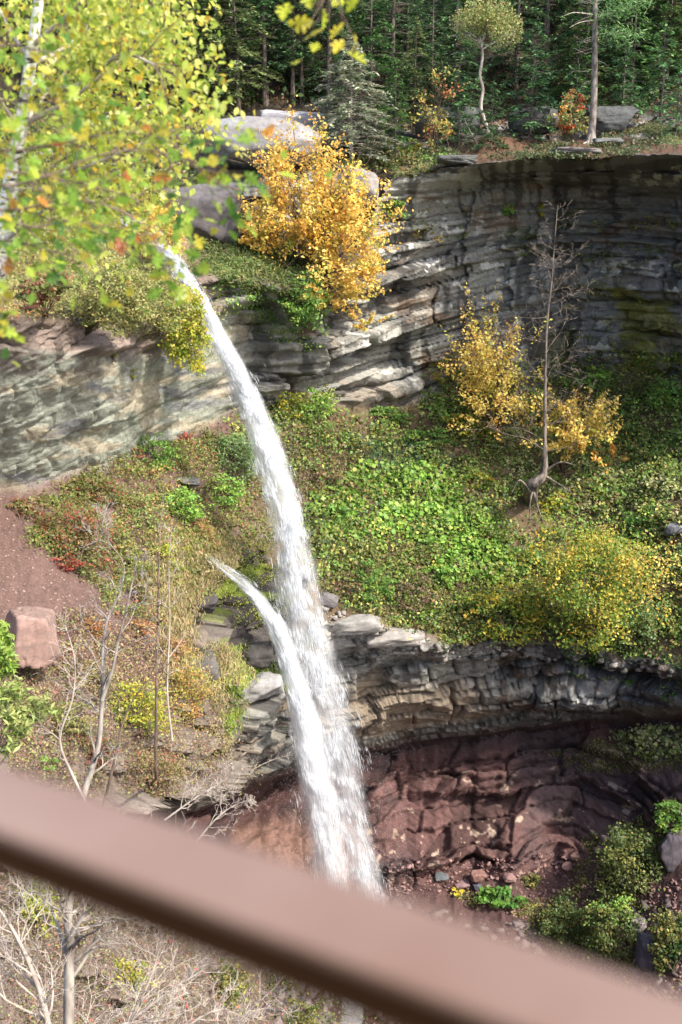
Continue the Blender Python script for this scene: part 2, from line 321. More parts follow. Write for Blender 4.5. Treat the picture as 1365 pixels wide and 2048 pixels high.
soil = lerp(soil, colr((.15, .082, .05)) * (.8 + .6 * g3)[..., None], sst(2.3, 2.6, zj) * fl * sst(900, 960, px_) * .9)
gl = (1 - sst(380, 440, px_)) * sst(2.6, 3, zj) * fl; soil = lerp(soil, colr((.20, .15, .09)) * (.9 + .4 * g3)[..., None], gl)
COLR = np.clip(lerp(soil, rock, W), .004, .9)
def sheet(name, label, z0, z1, m):
    j, i = np.meshgrid(np.arange(ny - 1), np.arange(nx - 1), indexing='ij')
    zc = (ZF[:-1, :-1] + ZF[1:, 1:]) / 2; k = (zc >= z0) & (zc < z1)
    a = (j * nx + i)[k]; F = np.stack([a, a + nx, a + nx + 1, a + 1], -1)
    u, inv = np.unique(F, return_inverse=True)
    o = mesh(name, PD.reshape(-1, 3)[u], inv.reshape(F.shape).astype(np.int32), m, vcols=COLR.reshape(-1, 3)[u])
    return tag(o, label, kind='structure')
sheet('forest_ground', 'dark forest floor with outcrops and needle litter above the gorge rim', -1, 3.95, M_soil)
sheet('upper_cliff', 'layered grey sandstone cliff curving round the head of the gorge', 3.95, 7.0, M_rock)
sheet('hillside', 'steep soil slope between the upper and the lower cliff', 7.0, 8.95, M_soil)
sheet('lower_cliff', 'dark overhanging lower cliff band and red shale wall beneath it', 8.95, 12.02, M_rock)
sheet('ravine_ground', 'red shale path and rubble slope at the foot of the lower cliff', 12.02, 20, M_soil)

def ground(px, py):
    """the displaced surface point seen near (px, py), arrays allowed"""
    px = np.asarray(px, float); py = np.asarray(py, float)
    i = np.clip(np.searchsorted(gx, px), 1, nx - 1); j = np.clip(np.searchsorted(gy, py), 1, ny - 1)
    return PD[j, i]
def zone(px, py):
    i = np.clip(np.searchsorted(gx, px), 1, nx - 1); j = np.clip(np.searchsorted(gy, py), 1, ny - 1); return ZF[j, i], W[j, i]

# steep bank below the lookout and the camera
xs = np.linspace(-45, 45, 70); ys = np.linspace(-30, 26, 60); XX, YY = np.meshgrid(xs, ys)
ZZ = -2.2 - 1.02 * np.maximum(YY, -1.5) + 1.2 * fbm(XX * .15, YY * .15, seed=90) - .02 * np.abs(XX)
ZZ = np.where(YY > 20, ZZ - (YY - 20) * 1.5, ZZ)
V = np.stack([XX, YY, ZZ], -1).reshape(-1, 3); j, i = np.meshgrid(np.arange(59), np.arange(69), indexing='ij'); a = (j * 70 + i).ravel()
bc = np.ones((len(V), 3)) * np.array([.11, .085, .06])
tag(mesh('bank', V, np.stack([a, a + 1, a + 71, a + 70], -1), M_soil, vcols=bc), 'steep brown bank falling away below the railing', kind='structure')
def bankz(x, y): return -2.2 - 1.02 * max(y, -1.5) + 1.2 * float(fbm(x * .15, y * .15, seed=90)) - .02 * abs(x)
# ------------------------------------------------------------------ plants: builders
PAL = dict(
 yellow=[((.78,.47,.09),4),((.82,.58,.15),3),((.60,.50,.10),1.8),((.70,.38,.07),.7),((.30,.33,.05),.8)],
 gold=[((.76,.57,.15),4),((.70,.44,.10),2),((.45,.42,.07),1.5)],
 orange=[((.74,.38,.07),3),((.76,.48,.11),2),((.40,.28,.06),1)],
 yelgreen=[((.36,.40,.05),3),((.46,.42,.06),2),((.22,.30,.04),2),((.58,.44,.05),1)],
 mixgreen=[((.12,.21,.035),3),((.20,.28,.04),2),((.58,.42,.05),1.6),((.40,.36,.05),1)],
 green=[((.11,.23,.045),3),((.18,.32,.06),2),((.28,.38,.07),1)],
 bright=[((.25,.45,.08),3),((.30,.45,.08),2),((.13,.28,.05),1.5),((.45,.45,.10),.5)],
 dark=[((.04,.09,.025),3),((.07,.12,.03),2),((.11,.12,.04),1)],
 olive=[((.17,.18,.05),3),((.26,.24,.07),2),((.11,.15,.04),2),((.42,.36,.10),.9)],
 brown=[((.20,.13,.08),3),((.13,.11,.05),2),((.30,.22,.10),1.3),((.13,.18,.05),1)],
 redmix=[((.30,.09,.06),2),((.16,.19,.05),3),((.25,.20,.08),2),((.42,.14,.07),.7)],
 pale=[((.48,.46,.24),3),((.38,.42,.16),2),((.20,.28,.07),2)],
 hairy=[((.34,.33,.12),3),((.26,.29,.08),2),((.42,.34,.12),1),((.16,.19,.05),1)],
 straw=[((.42,.33,.17),3),((.34,.28,.12),2),((.25,.24,.09),2)],
 bluegreen=[((.07,.13,.07),3),((.10,.17,.08),2)],
 shade=[((.11,.15,.045),3),((.20,.21,.06),1.5),((.07,.11,.035),2),((.32,.30,.08),.5)],
 rust=[((.46,.20,.07),3),((.36,.18,.08),2),((.52,.32,.12),1.5)])
def pick(pal, n, rg, k=None):
    p = PAL[pal] if isinstance(pal, str) else pal
    c = np.array([a for a, _ in p]); wt = np.array([b for _, b in p], float); wt /= wt.sum()
    col = c[rg.choice(len(c), n, p=wt)]
    return col
def leafcols(col, rg, j=.22):
    n = len(col); v = 1 + rg.uniform(-j, j, (n, 1)); h = 1 + rg.uniform(-.1, .1, (n, 3))
    return np.repeat(np.clip(col * v * h, .004, .85), 4, 0)
def grow(P, d, L, r, lev, out, tips, rg, nseg=5, kink=.22, rise=.06, nch=4, spread=.75, shrink=.58, rmin=.003, flare=0.):
    pts = [np.array(P, float)]; d = nrm(np.array(d, float)); rr = [r * (1 + flare)]
    for k in range(nseg):
        d = nrm(d + rg.normal(size=3) * kink + np.array([0, 0, rise])); pts.append(pts[-1] + d * L / nseg)
        rr.append(max(rmin * .6, r * (1 - .8 * (k + 1) / nseg)))
        if lev > 0 and k >= (1 if lev > 1 else 0):
            for _ in range(max(1, int(round(nch / nseg + rg.uniform(-.4, .6))))):
                q = nrm(np.cross(d, rg.normal(size=3))); dd = nrm(d * (1 - spread * .55) + q * spread)
                grow(pts[-1], dd, L * shrink * rg.uniform(.6, 1.15) * (1 - .35 * k / nseg), max(rmin, rr[-1] * .62), lev - 1, out, tips, rg, max(3, nseg - 1), kink, rise, nch, spread, shrink, rmin)
    out.append((np.array(pts), np.array(rr))); tips.append(pts[-1]); tips.append(pts[len(pts) // 2 + 1])
    return pts[-1], d

GR_BUSH = {}
def bush(name, label, cat, px, py, rx, ry, pal, n, leaf=.10, group=None, seed=0, base=None, feather=False, asp=.62, pull=.35, depth=.8, droop=0., lump=.55, pal2=None, Y=None, sten=7):
    rg = np.random.default_rng(1000 + seed + int(px * 7 + py))
    bpx, bpy_ = base if base else (px, py + ry * .75)
    B = ground(bpx, bpy_); G = ground(px, py) if Y is None else at(px, py, Y)
    k = mpp(G); c = at(px, py, G[1] - pull * ry * k) ; k = mpp(c)
    rad = np.array([rx * k, min(rx, ry) * k * depth, ry * k])
    nc = max(10, n // (45 if feather else 24)); d = nrm(rg.normal(size=(nc, 3))); rr = rg.uniform(.2, 1, (nc, 1)) ** .42
    rr = rr * (1 + lump * fbm(d[:, 0] * 2 + seed, d[:, 1] * 2, d[:, 2] * 2, seed=seed, o=2)[:, None] * 1.6)
    CC = d * rr                                       # unit space
    idx = rg.integers(0, nc, n); sig = (.06 + .05 * rg.random(nc)) * (1 + 6 / math.sqrt(nc)) ** .5
    Q = CC[idx] + rg.normal(size=(n, 3)) * sig[idx][:, None] * np.array([1.2, 1.2, .65])
    if feather:
        o_ = np.array([0, .1, -.75]) + .0 * Q; tt_ = rg.uniform(.35, 1.08, (n, 1)) ** .7; A_ = CC[idx]; Q = o_ + (A_ - o_) * tt_ + rg.normal(size=(n, 3)) * .045 + np.array([0, 0, .10]) * np.sin(tt_ * 3.14)
    pos = c + Q * rad
    if droop: pos[:, 2] -= droop * (Q[:, 0] ** 2 + Q[:, 1] ** 2) * rad[2]
    pc = pick(pal, nc, rg)
    if pal2 is not None:
        p2 = pick(pal2[0], nc, rg); ax = np.array(pal2[1]); mk = (CC @ ax + rg.normal(size=nc) * .3) > pal2[2]; pc = np.where(mk[:, None], p2, pc)
    col = np.where(rg.random((n, 1)) < .7, pc[idx], pick(pal, n, rg) if pal2 is None else pc[rg.integers(0, nc, n)] * .5 + pc[idx] * .5)
    t = thing(name, label, cat, B, group)
    bias = np.array([.25, -.35, .75])
    V, F = leaves(pos - B, 1.3 * leaf * rg.uniform(.55, 1.35, n), rg, bias, .75, asp)
    mesh('foliage', V, F, M_leaf, t, vcols=leafcols(col, rg))
    ps = []
    root = np.zeros(3) - np.array([0, 0, .15]) + (np.array([0, 0, 0]))
    for q in rg.choice(nc, min(nc, sten * 2), replace=False):
        e = c + CC[q] * rad * .95 - B; m1 = root * .6 + e * .4 + rg.normal(size=3) * .12 * rad + np.array([0, 0, .12 * rad[2]]); m2 = e * .75 + m1 * .25 + rg.normal(size=3) * .05 * rad
        j = rg.normal(size=3) * .06; ps.append((np.array([root + j, m1, m2, e]), np.array([.03, .02, .012, .006]) * (.5 + .25 * rad.max())))
        for _ in range(2):
            e2 = e + rg.normal(size=3) * .22 * rad; ps.append((np.array([m2, (m2 + e2) / 2 + rg.normal(size=3) * .04, e2]), np.array([.010, .007, .004]) * (.5 + .25 * rad.max())))
    V, F = tubes(ps, 4); mesh('stems', V, F, M_stem, t)
    return t

def inpoly(x, y, poly):
    r = np.zeros(len(x), bool); n = len(poly)
    for i in range(n):
        x1, y1 = poly[i]; x2, y2 = poly[(i + 1) % n]
        if y1 == y2: continue
        r ^= ((y1 > y) != (y2 > y)) & (x < (x2 - x1) * (y - y1) / (y2 - y1) + x1)
    return r
def cover(name, label, poly, n, pal, leaf, hmax=.3, asp=.65, gap=0., gs=40., seed=0, clump=8, sig=.25, bias=(.2, -.4, .9), blade=False, maxw=None, lumpy=.5):
    """stuff: leaves scattered over the ground seen inside a polygon"""
    rg = np.random.default_rng(500 + seed); poly_a = np.array(poly, float); lo, hi = poly_a.min(0), poly_a.max(0)
    m = max(20, n // clump) * 3; x = rg.uniform(lo[0], hi[0], m); y = rg.uniform(lo[1], hi[1], m)
    jx = x + 22 * fbm(x / 35, y / 35, seed=seed); jy = y + 22 * fbm(x / 35 + 9, y / 35, seed=seed)
    ok = inpoly(jx, jy, poly) & (fbm(x / gs, y / gs, seed=seed + 2) > gap - .5)
    if maxw is not None: ok &= zone(x, y)[1] < maxw
    x, y = x[ok], y[ok]
    if not len(x): return None
    P = ground(x, y); hh = np.clip(.35 + lumpy * 1.6 * fbm(x / 45, y / 30, seed=seed + 7), 0, 1)[:, None] * hmax
    tone = fbm(x / 70, y / 50, seed=seed + 11); pc = pick(pal, len(x), rg) * np.clip(1 + .95 * tone, .35, 1.7)[:, None]
    idx = rg.integers(0, len(x), n)
    pos = P[idx] + rg.normal(size=(n, 3)) * sig * np.array([1, .7, .35]) + np.array([0, -.3, 1]) * (hh[idx] * rg.uniform(.2, 1.1, (n, 1)))
    col = np.where(rg.random((n, 1)) < .65, pc[idx], pick(pal, n, rg))
    tg = np.tile([0., -.4, -1.], (n, 1)) if blade else None
    V, F = leaves(pos, leaf * rg.uniform(.55, 1.4, n), rg, bias, .7, asp, tg)
    return tag(mesh(name, V, F, M_leaf, vcols=leafcols(col, rg)), label, kind='stuff')

# ------------------------------------------------------------------ forest conifers
def conifer(seed, H, r0, Lmax, low, nb, cols, dens=1., droop=.25, bare=False, flat=.35):
    """a hemlock at the origin: trunk tube data and a crown of needle sprays"""
    rg = np.random.default_rng(seed); lean = rg.normal(size=2) * .015 * H
    ts = np.linspace(0, 1, 9); TP = np.stack([lean[0] * ts ** 2, lean[1] * ts ** 2, ts * H], -1); TR = r0 * (1 - ts * .93); TR[0] *= 1.35
    trunk = tubes([(TP, TR)], 8); br = []; CP_ = []; CT = []; CS = []; CV = []
    for b in range(nb):
        h = low + (1 - low) * (b / nb) ** .9; h = min(.985, h + rg.uniform(-.01, .01)); az = rg.uniform(0, 2 * math.pi)
        L = Lmax * (1 - h) ** .62 * rg.uniform(.55, 1.1) * (1 if h > low + .08 else .75); z0 = h * H
        d = np.array([math.cos(az), math.sin(az), 0]); p0 = np.array([lean[0] * h * h, lean[1] * h * h, z0]); u = np.linspace(0, 1, 6)[:, None]
        el = rg.uniform(.0, .35); side = np.array([-d[1], d[0], 0]) * rg.uniform(-.25, .25)
        bp = p0 + d * L * u + side * L * u ** 2 + np.array([0, 0, 1]) * L * (el * u - (el + droop * rg.uniform(.6, 1.3)) * u ** 2)
        br.append((bp, (.012 + .012 * L) * (1 - .85 * u[:, 0])))
        nt_ = int(L * 8 * dens); tone = rg.uniform(.6, 1.4)
        for t in range(nt_):
            f = rg.uniform(.18, 1) ** .8; q = p0 + d * L * f + side * L * f ** 2 + np.array([0, 0, 1]) * L * (el * f - (el + droop) * f * f)
            sg = rg.choice([-1, 1]); td = nrm(d * .8 + sg * np.array([-d[1], d[0], 0]) * rg.uniform(.5, 1.2) + np.array([0, 0, rg.uniform(-.25, .1)])); tl = (.75 * (1 - f) + .28) * min(1, L / 2.2) * rg.uniform(.6, 1.2)
            if bare and rg.random() < .35: br.append((np.array([q, q + td * tl * .6, q + td * tl]), np.array([.009, .006, .003]))); continue
            m_ = max(2, int(tl * 6.5))
            for s in range(m_):
                g = (s + .5) / m_; CP_.append(q + td * tl * g + rg.normal(size=3) * .05 + np.array([0, 0, -.15 * tl * g * g])); CT.append(nrm(td + rg.normal(size=3) * .6)); CS.append(rg.uniform(.2, .44)); CV.append(tone)
    CP_ = np.array(CP_); CT = np.array(CT); CS = np.array(CS); CV = np.array(CV)
    nn = len(CP_); V, F = leaves(CP_, CS, rg, (0, 0, 1.2), flat, .36, CT)
    c = pick(cols, nn, rg) * CV[:, None]
    return trunk, tubes(br, 4), (V, F, leafcols(c, rg, .3))
HEM = [((.07,.15,.065),3),((.10,.205,.07),2),((.15,.27,.09),1.5),((.05,.10,.06),1)]
HEMB = [((.05,.13,.035),3),((.09,.19,.045),2),((.13,.22,.06),1)]
HEMG = [((.24,.27,.17),3),((.16,.20,.12),2),((.33,.34,.24),1.4)]
HEMO = [((.14,.19,.07),3),((.21,.26,.09),2),((.07,.11,.04),1)]
M_darkbark = bark('weathered_bark', (.03, .025, .02), (.2, .16, .13), 4)
PRO = {}
def proto(key, *a, **k): PRO[key] = (conifer(*a, **k), {})
proto('tall', 1, 21, .24, 4.4, .06, 190, HEM, .95)
proto('tall2', 2, 19, .2, 3.9, .04, 190, HEM, 1.0)
proto('pole', 3, 22, .2, 3.2, .30, 110, HEM, .85)
proto('mid', 8, 18, .2, 3.7, .17, 150, HEM, 1.1)
proto('dense', 4, 11, .13, 3.1, .05, 120, HEMB, 1.1)
proto('young', 5, 6, .08, 2.0, .04, 70, HEM, 1.2)
proto('olive', 6, 10, .13, 3.4, .12, 100, HEMO, 1.15)
proto('pale', 7, 7.6, .13, 3.9, .10, 190, HEMG, 1.3, bare=True, droop=.12)
def conifer_tree(key, label, px, py=None, Y=None, s=1., rot=0., group=None, name='hemlock_tree', cat='tree', P=None):
    (tr, br, cr), cache = PRO[key]
    if P is None:
        P = at(px, py, Y) if Y else ground(px, py)
    t = thing(name, label, cat, P - np.array([0, 0, .25]), group); t.scale = (s, s, s); t.rotation_euler = (0, 0, rot)
    if not cache:
        a = mesh('trunk', tr[0], tr[1], M_bark if key != 'pale' else M_greybark, t, smooth=True); b = mesh('branches', br[0], br[1], M_bark if key != 'pale' else M_greybark, t)
        c = mesh('crown', cr[0], cr[1], M_needle, t, vcols=cr[2]); cache['k'] = (a, b, c)
    else:
        for o in cache['k']: q = o.copy(); C.objects.link(q); q.parent = t
    return t
# named trees that can be told apart
conifer_tree('olive', 'olive green hemlock standing left of the pale flat boulder on the plateau', 436, 232, s=1.0, rot=1)
conifer_tree('olive', 'olive hemlock partly behind the leafy birch, left of the boulder', 385, 225, s=.9, rot=3)
conifer_tree('olive', 'broad olive green hemlock whose boughs hang left of the straight dark trunk', 478, 222, Y=83, s=1.05, rot=2.2)
conifer_tree('tall2', 'dark green hemlock filling the gap between the bare trunks above the pale boulder', 556, 190, Y=89, s=.8, rot=1)
conifer_tree('mid', 'straight dark trunked hemlock rising behind the middle of the pale boulder', 530, 214, s=.95, rot=.4)
conifer_tree('mid', 'thinner dark hemlock above the pale boulder, left one of a close pair', 585, 213, s=.8, rot=2)
conifer_tree('mid', 'slim dark hemlock trunk above the ledge slab, right one of a close pair', 603, 213, s=.72, rot=4)
conifer_tree('pale', 'sparse silvery grey half bare hemlock at the cliff rim above the yellow birch', 703, 318, s=.97, rot=.5)
conifer_tree('dense', 'bushy fresh green hemlock just behind the silvery grey one', 742, 262, Y=79, s=.98, rot=1.2)
conifer_tree('tall2', 'tall hemlock with a thin straight stem left of the round pale green maple', 862, 250, Y=80, s=.62, rot=2)
conifer_tree('young', 'small dark hemlock with a bare lower trunk on the needle littered rim', 982, 304, Y=75, s=.72, rot=1)
conifer_tree('young', 'slender hemlock on red needle litter left of the berry bush', 1060, 276, Y=77.5, s=1.2, rot=2)
conifer_tree('young', 'small hemlock leaning by the thin dead pole near the rim', 918, 290, Y=77, s=.8, rot=5)
conifer_tree('young', 'light green young hemlock at the right edge above the grassy rim', 1322, 236, Y=78, s=1.0, rot=5)
conifer_tree('dense', 'bushy green hemlock right behind the tall pine trunk', 1150, 240, Y=84, s=.8, rot=3)
conifer_tree('olive', 'yellowish green hemlock in the upper right corner', 1335, 150, Y=88, s=.8, rot=3.3)
conifer_tree('dense', 'low green hemlock at the rim immediately right of the silvery grey one', 790, 300, Y=75, s=.5, rot=2)
conifer_tree('olive', 'mid sized hemlock between the low rim hemlock and the thin orange shrub', 828, 262, Y=79, s=.7, rot=4)
conifer_tree('young', 'small hemlock close to the left side of the round crowned tree', 915, 262, Y=79.5, s=1.1, rot=1.5)
conifer_tree('young', 'short hemlock right of the tall pine among the grey rocks', 1245, 236, Y=78, s=.85, rot=4.5)
conifer_tree('dense', 'shaded bushy hemlock right of the tall pine, behind the layered outcrop', 1262, 215, Y=84, s=.85, rot=.5)
conifer_tree('young', 'lowest hemlock at the right edge on the grassy rim', 1352, 268, Y=73, s=.75, rot=2.5)
fr = np.random.default_rng(77); keys = ['tall', 'tall2', 'pole', 'dense', 'young', 'olive']
FL = 'dark green hemlock crowded among others of its kind on the slope behind the rim'
placed = []
for row, (Y, stp) in enumerate(((86.5, 4.6), (91, 4.2), (96, 4.), (103, 4.4), (111, 5.))):
    x = -34.
    while x < 42:
        xx = x + fr.uniform(-1.2, 1.2); yy = Y + fr.uniform(-2, 2); px = 682.5 + xx / (yy * fw[1] * 1.0) * FPX * 1.0
        px = 682.5 + xx * FPX / (yy * .99); x += stp * fr.uniform(.8, 1.2)
        if row == 0 and 500 < px < 625: continue
        i = np.clip(np.searchsorted(gx, px), 1, nx - 1); col = PD[:, i]; j = np.argmin(np.abs(col[:, 1] - yy) + (ZF[:, i] > 2.2) * 99); P = col[j]
        k = fr.choice(keys, p=[.32, .3, .05, .18, .05, .10]) if row else fr.choice(keys, p=[.25, .27, .03, .23, .1, .12])
        wh = 'largely behind the leafy birch' if px < 330 else 'behind the pale boulder' if px < 640 else 'behind the silvery grey hemlock' if px < 800 else 'around the round crowned tree' if px < 1080 else 'around the tall pine' if px < 1240 else 'by the right edge'
        lk = dict(tall='tall', tall2='slender tall', pole='long bare stemmed', dense='bushy bright', young='small', olive='olive tinted')[k]
        conifer_tree(k, lk + ' hemlock ' + wh + ', ' + ('front', 'second', 'third', 'fourth', 'hindmost')[row] + ' row of the forest', 0, P=P, s=fr.uniform(.75, 1.1), rot=fr.uniform(0, 6.28), group='hemlocks crowding the forest slope')
# ------------------------------------------------------------------ single trees on the rim
def polytree(name, label, paths, m, tw=None, foliage=None, group=None, cat='tree', twm=None, sides=7, crown='crown'):
    """paths: [(pts, radii)] trunk and limbs (world); tw: (paths) twigs; foliage (pos, size, col)"""
    B = np.array(paths[0][0][0]); t = thing(name, label, cat, B, group)
    V, F = tubes([(np.array(p) - B, r) for p, r in paths], sides); mesh('trunk', V, F, m, t, smooth=True)
    if tw: V, F = tubes([(np.array(p) - B, r) for p, r in tw], 4); mesh('branches', V, F, twm or m, t)
    if foliage is not None:
        pos, sz, col, rgx = foliage; V, F = leaves(pos - B, sz, rgx, (.25, -.3, .7), .8, .65); mesh(crown, V, F, M_leaf, t, vcols=leafcols(col, rgx))
    return t
def line(pts, Y):
    Y = np.broadcast_to(Y, (len(pts),)); return np.array([at(p[0], p[1], y) for p, y in zip(pts, Y)])
def dens(P, n=4):
    P = np.array(P, float); u = np.linspace(0, len(P) - 1, (len(P) - 1) * n + 1); i = np.clip(u.astype(int), 0, len(P) - 2); f = (u - i)[:, None]
    P0_, P1_, P2_, P3_ = P[np.maximum(i - 1, 0)], P[i], P[i + 1], P[np.minimum(i + 2, len(P) - 1)]
    return .5 * (2 * P1_ + (P2_ - P0_) * f + (2 * P0_ - 5 * P1_ + 4 * P2_ - P3_) * f ** 2 + (3 * P1_ - P0_ - 3 * P2_ + P3_) * f ** 3)
def leafball(cs, rs, n, pal, rg, size):
    cs = np.array(cs); idx = rg.integers(0, len(cs), n); rs = np.array(rs)[idx][:, None]
    nc = n // 14 + 1; sub = nrm(rg.normal(size=(nc, 3))) * rg.uniform(.2, 1, (nc, 1)) ** .4; si = rg.integers(0, nc, n)
    pos = cs[idx] + sub[si] * rs + rg.normal(size=(n, 3)) * .13 * rs; pc = pick(pal, nc, rg)
    return pos, size * rg.uniform(.6, 1.3, n), np.where(rg.random((n, 1)) < .6, pc[si], pick(pal, n, rg)), rg
rg = np.random.default_rng(5)
# tall pine, its long grey trunk and one fresh green bough
Yp = 74.6; tp = dens(line([(1182, 282), (1186, 240), (1189, 180), (1190, 90), (1191, 0), (1193, -120), (1196, -300)], Yp)); tp[0][2] -= .1
tr_ = np.interp(np.linspace(0, 1, len(tp)), [0, .05, .12, 1], [.40, .27, .215, .10])
tw = []; fol = []
for (a, b, c) in [((1192, 36), (1220, 28), (1272, 14)), ((1192, 70), (1225, 66), (1262, 70)), ((1190, 40), (1160, 45), (1140, 55)), ((1190, 30), (1150, 25), (1128, 32)), ((1191, 5), (1230, -8), (1285, 0)), ((1191, -60), (1240, -80), (1290, -70)), ((1190, -90), (1140, -100), (1100, -80)), ((1193, -150), (1240, -160), (1270, -150)), ((1193, -170), (1150, -180), (1120, -170))]:
    P = dens(line([a, b, c], [Yp, Yp - .6, Yp - 1.2])); tw.append((P, np.linspace(.045, .01, len(P))))
    for k in range(3, len(P), 1):
        if c[0] < 1190 and c[1] > -50: continue
        for _ in range(60):
            fol.append(P[k] + rg.normal(size=3) * np.array([.42, .4, .24]))
for k in range(14):
    y = rg.uniform(-20, 200); sd_ = rg.choice([-1, 1]); a = line([(1190, y), (1190 + sd_ * 18, y + 6), (1190 + sd_ * rg.uniform(25, 45), y + rg.uniform(-8, 22))], Yp); tw.append((a, [.02, .012, .005]))
for (a, b) in (((1178, 284), (1166, 288)), ((1188, 284), (1199, 286)), ((1182, 284), (1180, 292))):
    tw.append((line([(1183, 262), a, b], [Yp, Yp - .2, Yp - .5]), [.2, .16, .05]))
fol = np.array(fol); nf = len(fol)
pc = pick([((.16,.30,.09),3),((.24,.40,.13),2),((.10,.22,.07),1)], nf, rg)
B = tp[0]; t = thing('pine_tree', 'tall pine with a long straight grey trunk and one fresh green bough at the rim', 'tree', B)
V, F = tubes([(tp - B, tr_)], 10); mesh('trunk', V, F, bark('pine_bark', (.07, .055, .045), (.22, .19, .165), 5, (1, 1, .4)), t, smooth=True)
V, F = tubes([(np.array(p) - B, r) for p, r in tw], 5); mesh('branches', V, F, M_greybark, t)
V, F = leaves(fol - B, rg.uniform(.22, .4, nf), rg, (0, -.3, .6), 1., .16); mesh('crown', V, F, M_leaf, t, vcols=leafcols(pc, rg))
# small round crowned pale green tree with a crooked stem
Ym = 77; st = dens(line([(985, 300), (976, 262), (962, 215), (966, 180), (960, 150), (965, 118), (963, 82)], Ym))
pts = [(st, np.linspace(.14, .07, len(st)))]; tw = []; tips = []
for a in [((963, 84), (940, 66), (925, 62)), ((963, 84), (985, 60), (1002, 58)), ((964, 90), (955, 55), (950, 25)), ((964, 84), (975, 50), (985, 22)), ((963, 100), (1000, 80), (1030, 68)), ((963, 84), (945, 78), (915, 60))]:
    P = dens(line(a, [Ym, Ym - .3, Ym + rg.uniform(-1, .6)])); tw.append((P, np.linspace(.055, .015, len(P))))
    for k in (4, 6, 8): grow(P[k], rg.normal(size=3) + [0, 0, .6], 1.0, .015, 1, tw, tips, rg)
cs = [at(x, y, Ym + rg.uniform(-1, 1)) for x, y in ((925,48),(945,30),(965,18),(990,14),(1010,30),(1025,52),(940,62),(975,45),(1000,60),(1020,70),(960,40),(985,32))]
polytree('maple_tree', 'small crooked tree with a round pale yellow green crown against the dark forest', pts, M_greybark, tw, leafball(cs, [.75] * 12, 4200, [((.36,.38,.13),3),((.25,.31,.09),2),((.46,.42,.16),1.5),((.40,.24,.10),.3)], rg, .15))
# berry bush beside the pine trunk
bush('berry_bush', 'leafy bush with red orange tips on needle litter beside the tall pine trunk', 'bush', 1140, 232, 36, 52, [((.20,.26,.08),3),((.30,.33,.12),2),((.62,.13,.05),1.4),((.60,.30,.08),1)], 1300, .16, Y=76, base=(1140, 290), sten=10, lump=.7)
bush('shrub', 'thin orange and yellow leaved shrub left of the round crowned tree', 'shrub', 862, 205, 42, 75, [((.45,.36,.08),2),((.40,.16,.06),1.5),((.25,.26,.07),2)], 750, .15, Y=76, base=(862, 300), lump=.9, sten=14)
# dead and leaning pole
t = thing('dead_pole', 'thin bare dead stem leaning left on the needle littered rim', 'dead tree', at(955, 290, 76.5)); P = line([(955, 290), (942, 265), (928, 235)], [76.5, 76.4, 76.2]) - at(955, 290, 76.5)
V, F = tubes([(P, [.05, .04, .02])], 5); o = mesh('stem', V, F, M_greybark, t)

# ------------------------------------------------------------------ rocks
def boulder(name, label, cat, px, py, rx, ry, col, seed=0, Y=None, depth=1., planes=16, rough=.13, group=None, rnd=1.35, rot=0., col2=None, sink=.25, tilt=0., n=56, crack=0.):
    """an angular rock cut by random planes, seen rx by ry photograph pixels"""
    rg = np.random.default_rng(300 + seed)
    G = ground(px, py + ry * .6) if Y is None else at(px, py, Y); k = mpp(G); c = at(px, py, G[1]); r = np.array([rx * k, rx * k * depth, ry * k])
    u = np.linspace(0, 2 * math.pi, n + 1)[:-1]; v = np.linspace(-math.pi / 2 * .995, math.pi / 2 * .995, n // 2); uu, vv = np.meshgrid(u, v)
    D = np.stack([np.cos(vv) * np.cos(uu), np.cos(vv) * np.sin(uu), np.sin(vv)], -1)
    Np = nrm(rg.normal(size=(planes, 3))); Np = np.concatenate([Np, np.eye(3), -np.eye(3)]); dp = rg.uniform(.72, 1.0, len(Np)); dp[planes:] = .93
    den = D @ Np.T; q = np.where(den > .02, dp / np.maximum(den, .02), 9).min(-1); q = np.minimum(q, rnd)
    V = D * q[..., None]; V = V * (1 + rough * fbm(V[..., 0] * 3 + seed, V[..., 1] * 3, V[..., 2] * 3, seed=seed))[..., None]
    V = V * (1 + rough * .6 * fbm(V[..., 0] * 11, V[..., 1] * 11, V[..., 2] * 18, seed=seed + 1, o=3))[..., None]
    if crack: V = V * (1 - crack * (np.abs(vn(V[..., 0] * 3.2, V[..., 1] * 2.5, V[..., 2] * .5, seed=seed + 9)) < .07))[..., None]
    P = V * r; ct, s_ = math.cos(tilt), math.sin(tilt); P = np.stack([P[..., 0] * ct - P[..., 2] * s_, P[..., 1], P[..., 0] * s_ + P[..., 2] * ct], -1)
    ct, s_ = math.cos(rot), math.sin(rot); P = np.stack([P[..., 0] * ct - P[..., 1] * s_, P[..., 0] * s_ + P[..., 1] * ct, P[..., 2]], -1)
    mx = len(v); j, i = np.meshgrid(np.arange(mx - 1), np.arange(n), indexing='ij'); a = (j * n + i).ravel(); b = (j * n + (i + 1) % n).ravel()
    F = [tuple(f) for f in np.stack([a, b, b + n, a + n], -1)] + [tuple(range(n))[::-1], tuple(range((mx - 1) * n, mx * n))]
    cc = np.ones(P.shape) * np.array(col) * (1 + .35 * fbm(P[..., 0] * 2, P[..., 1] * 2, P[..., 2] * 5, seed=seed + 3))[..., None]
    if col2 is not None: cc = lerp(cc, np.ones_like(cc) * np.array(col2), sst(.0, .25, fbm(P[..., 0] * 1.1, P[..., 1] * 1.1, P[..., 2] * 2, seed=seed + 5)))
    o = mesh(name, P.reshape(-1, 3), F, M_stone, vcols=np.clip(cc, .01, .9).reshape(-1, 3), loc=c)
    return tag(o, label, cat, group)
PURP = (.06, .054, .052)
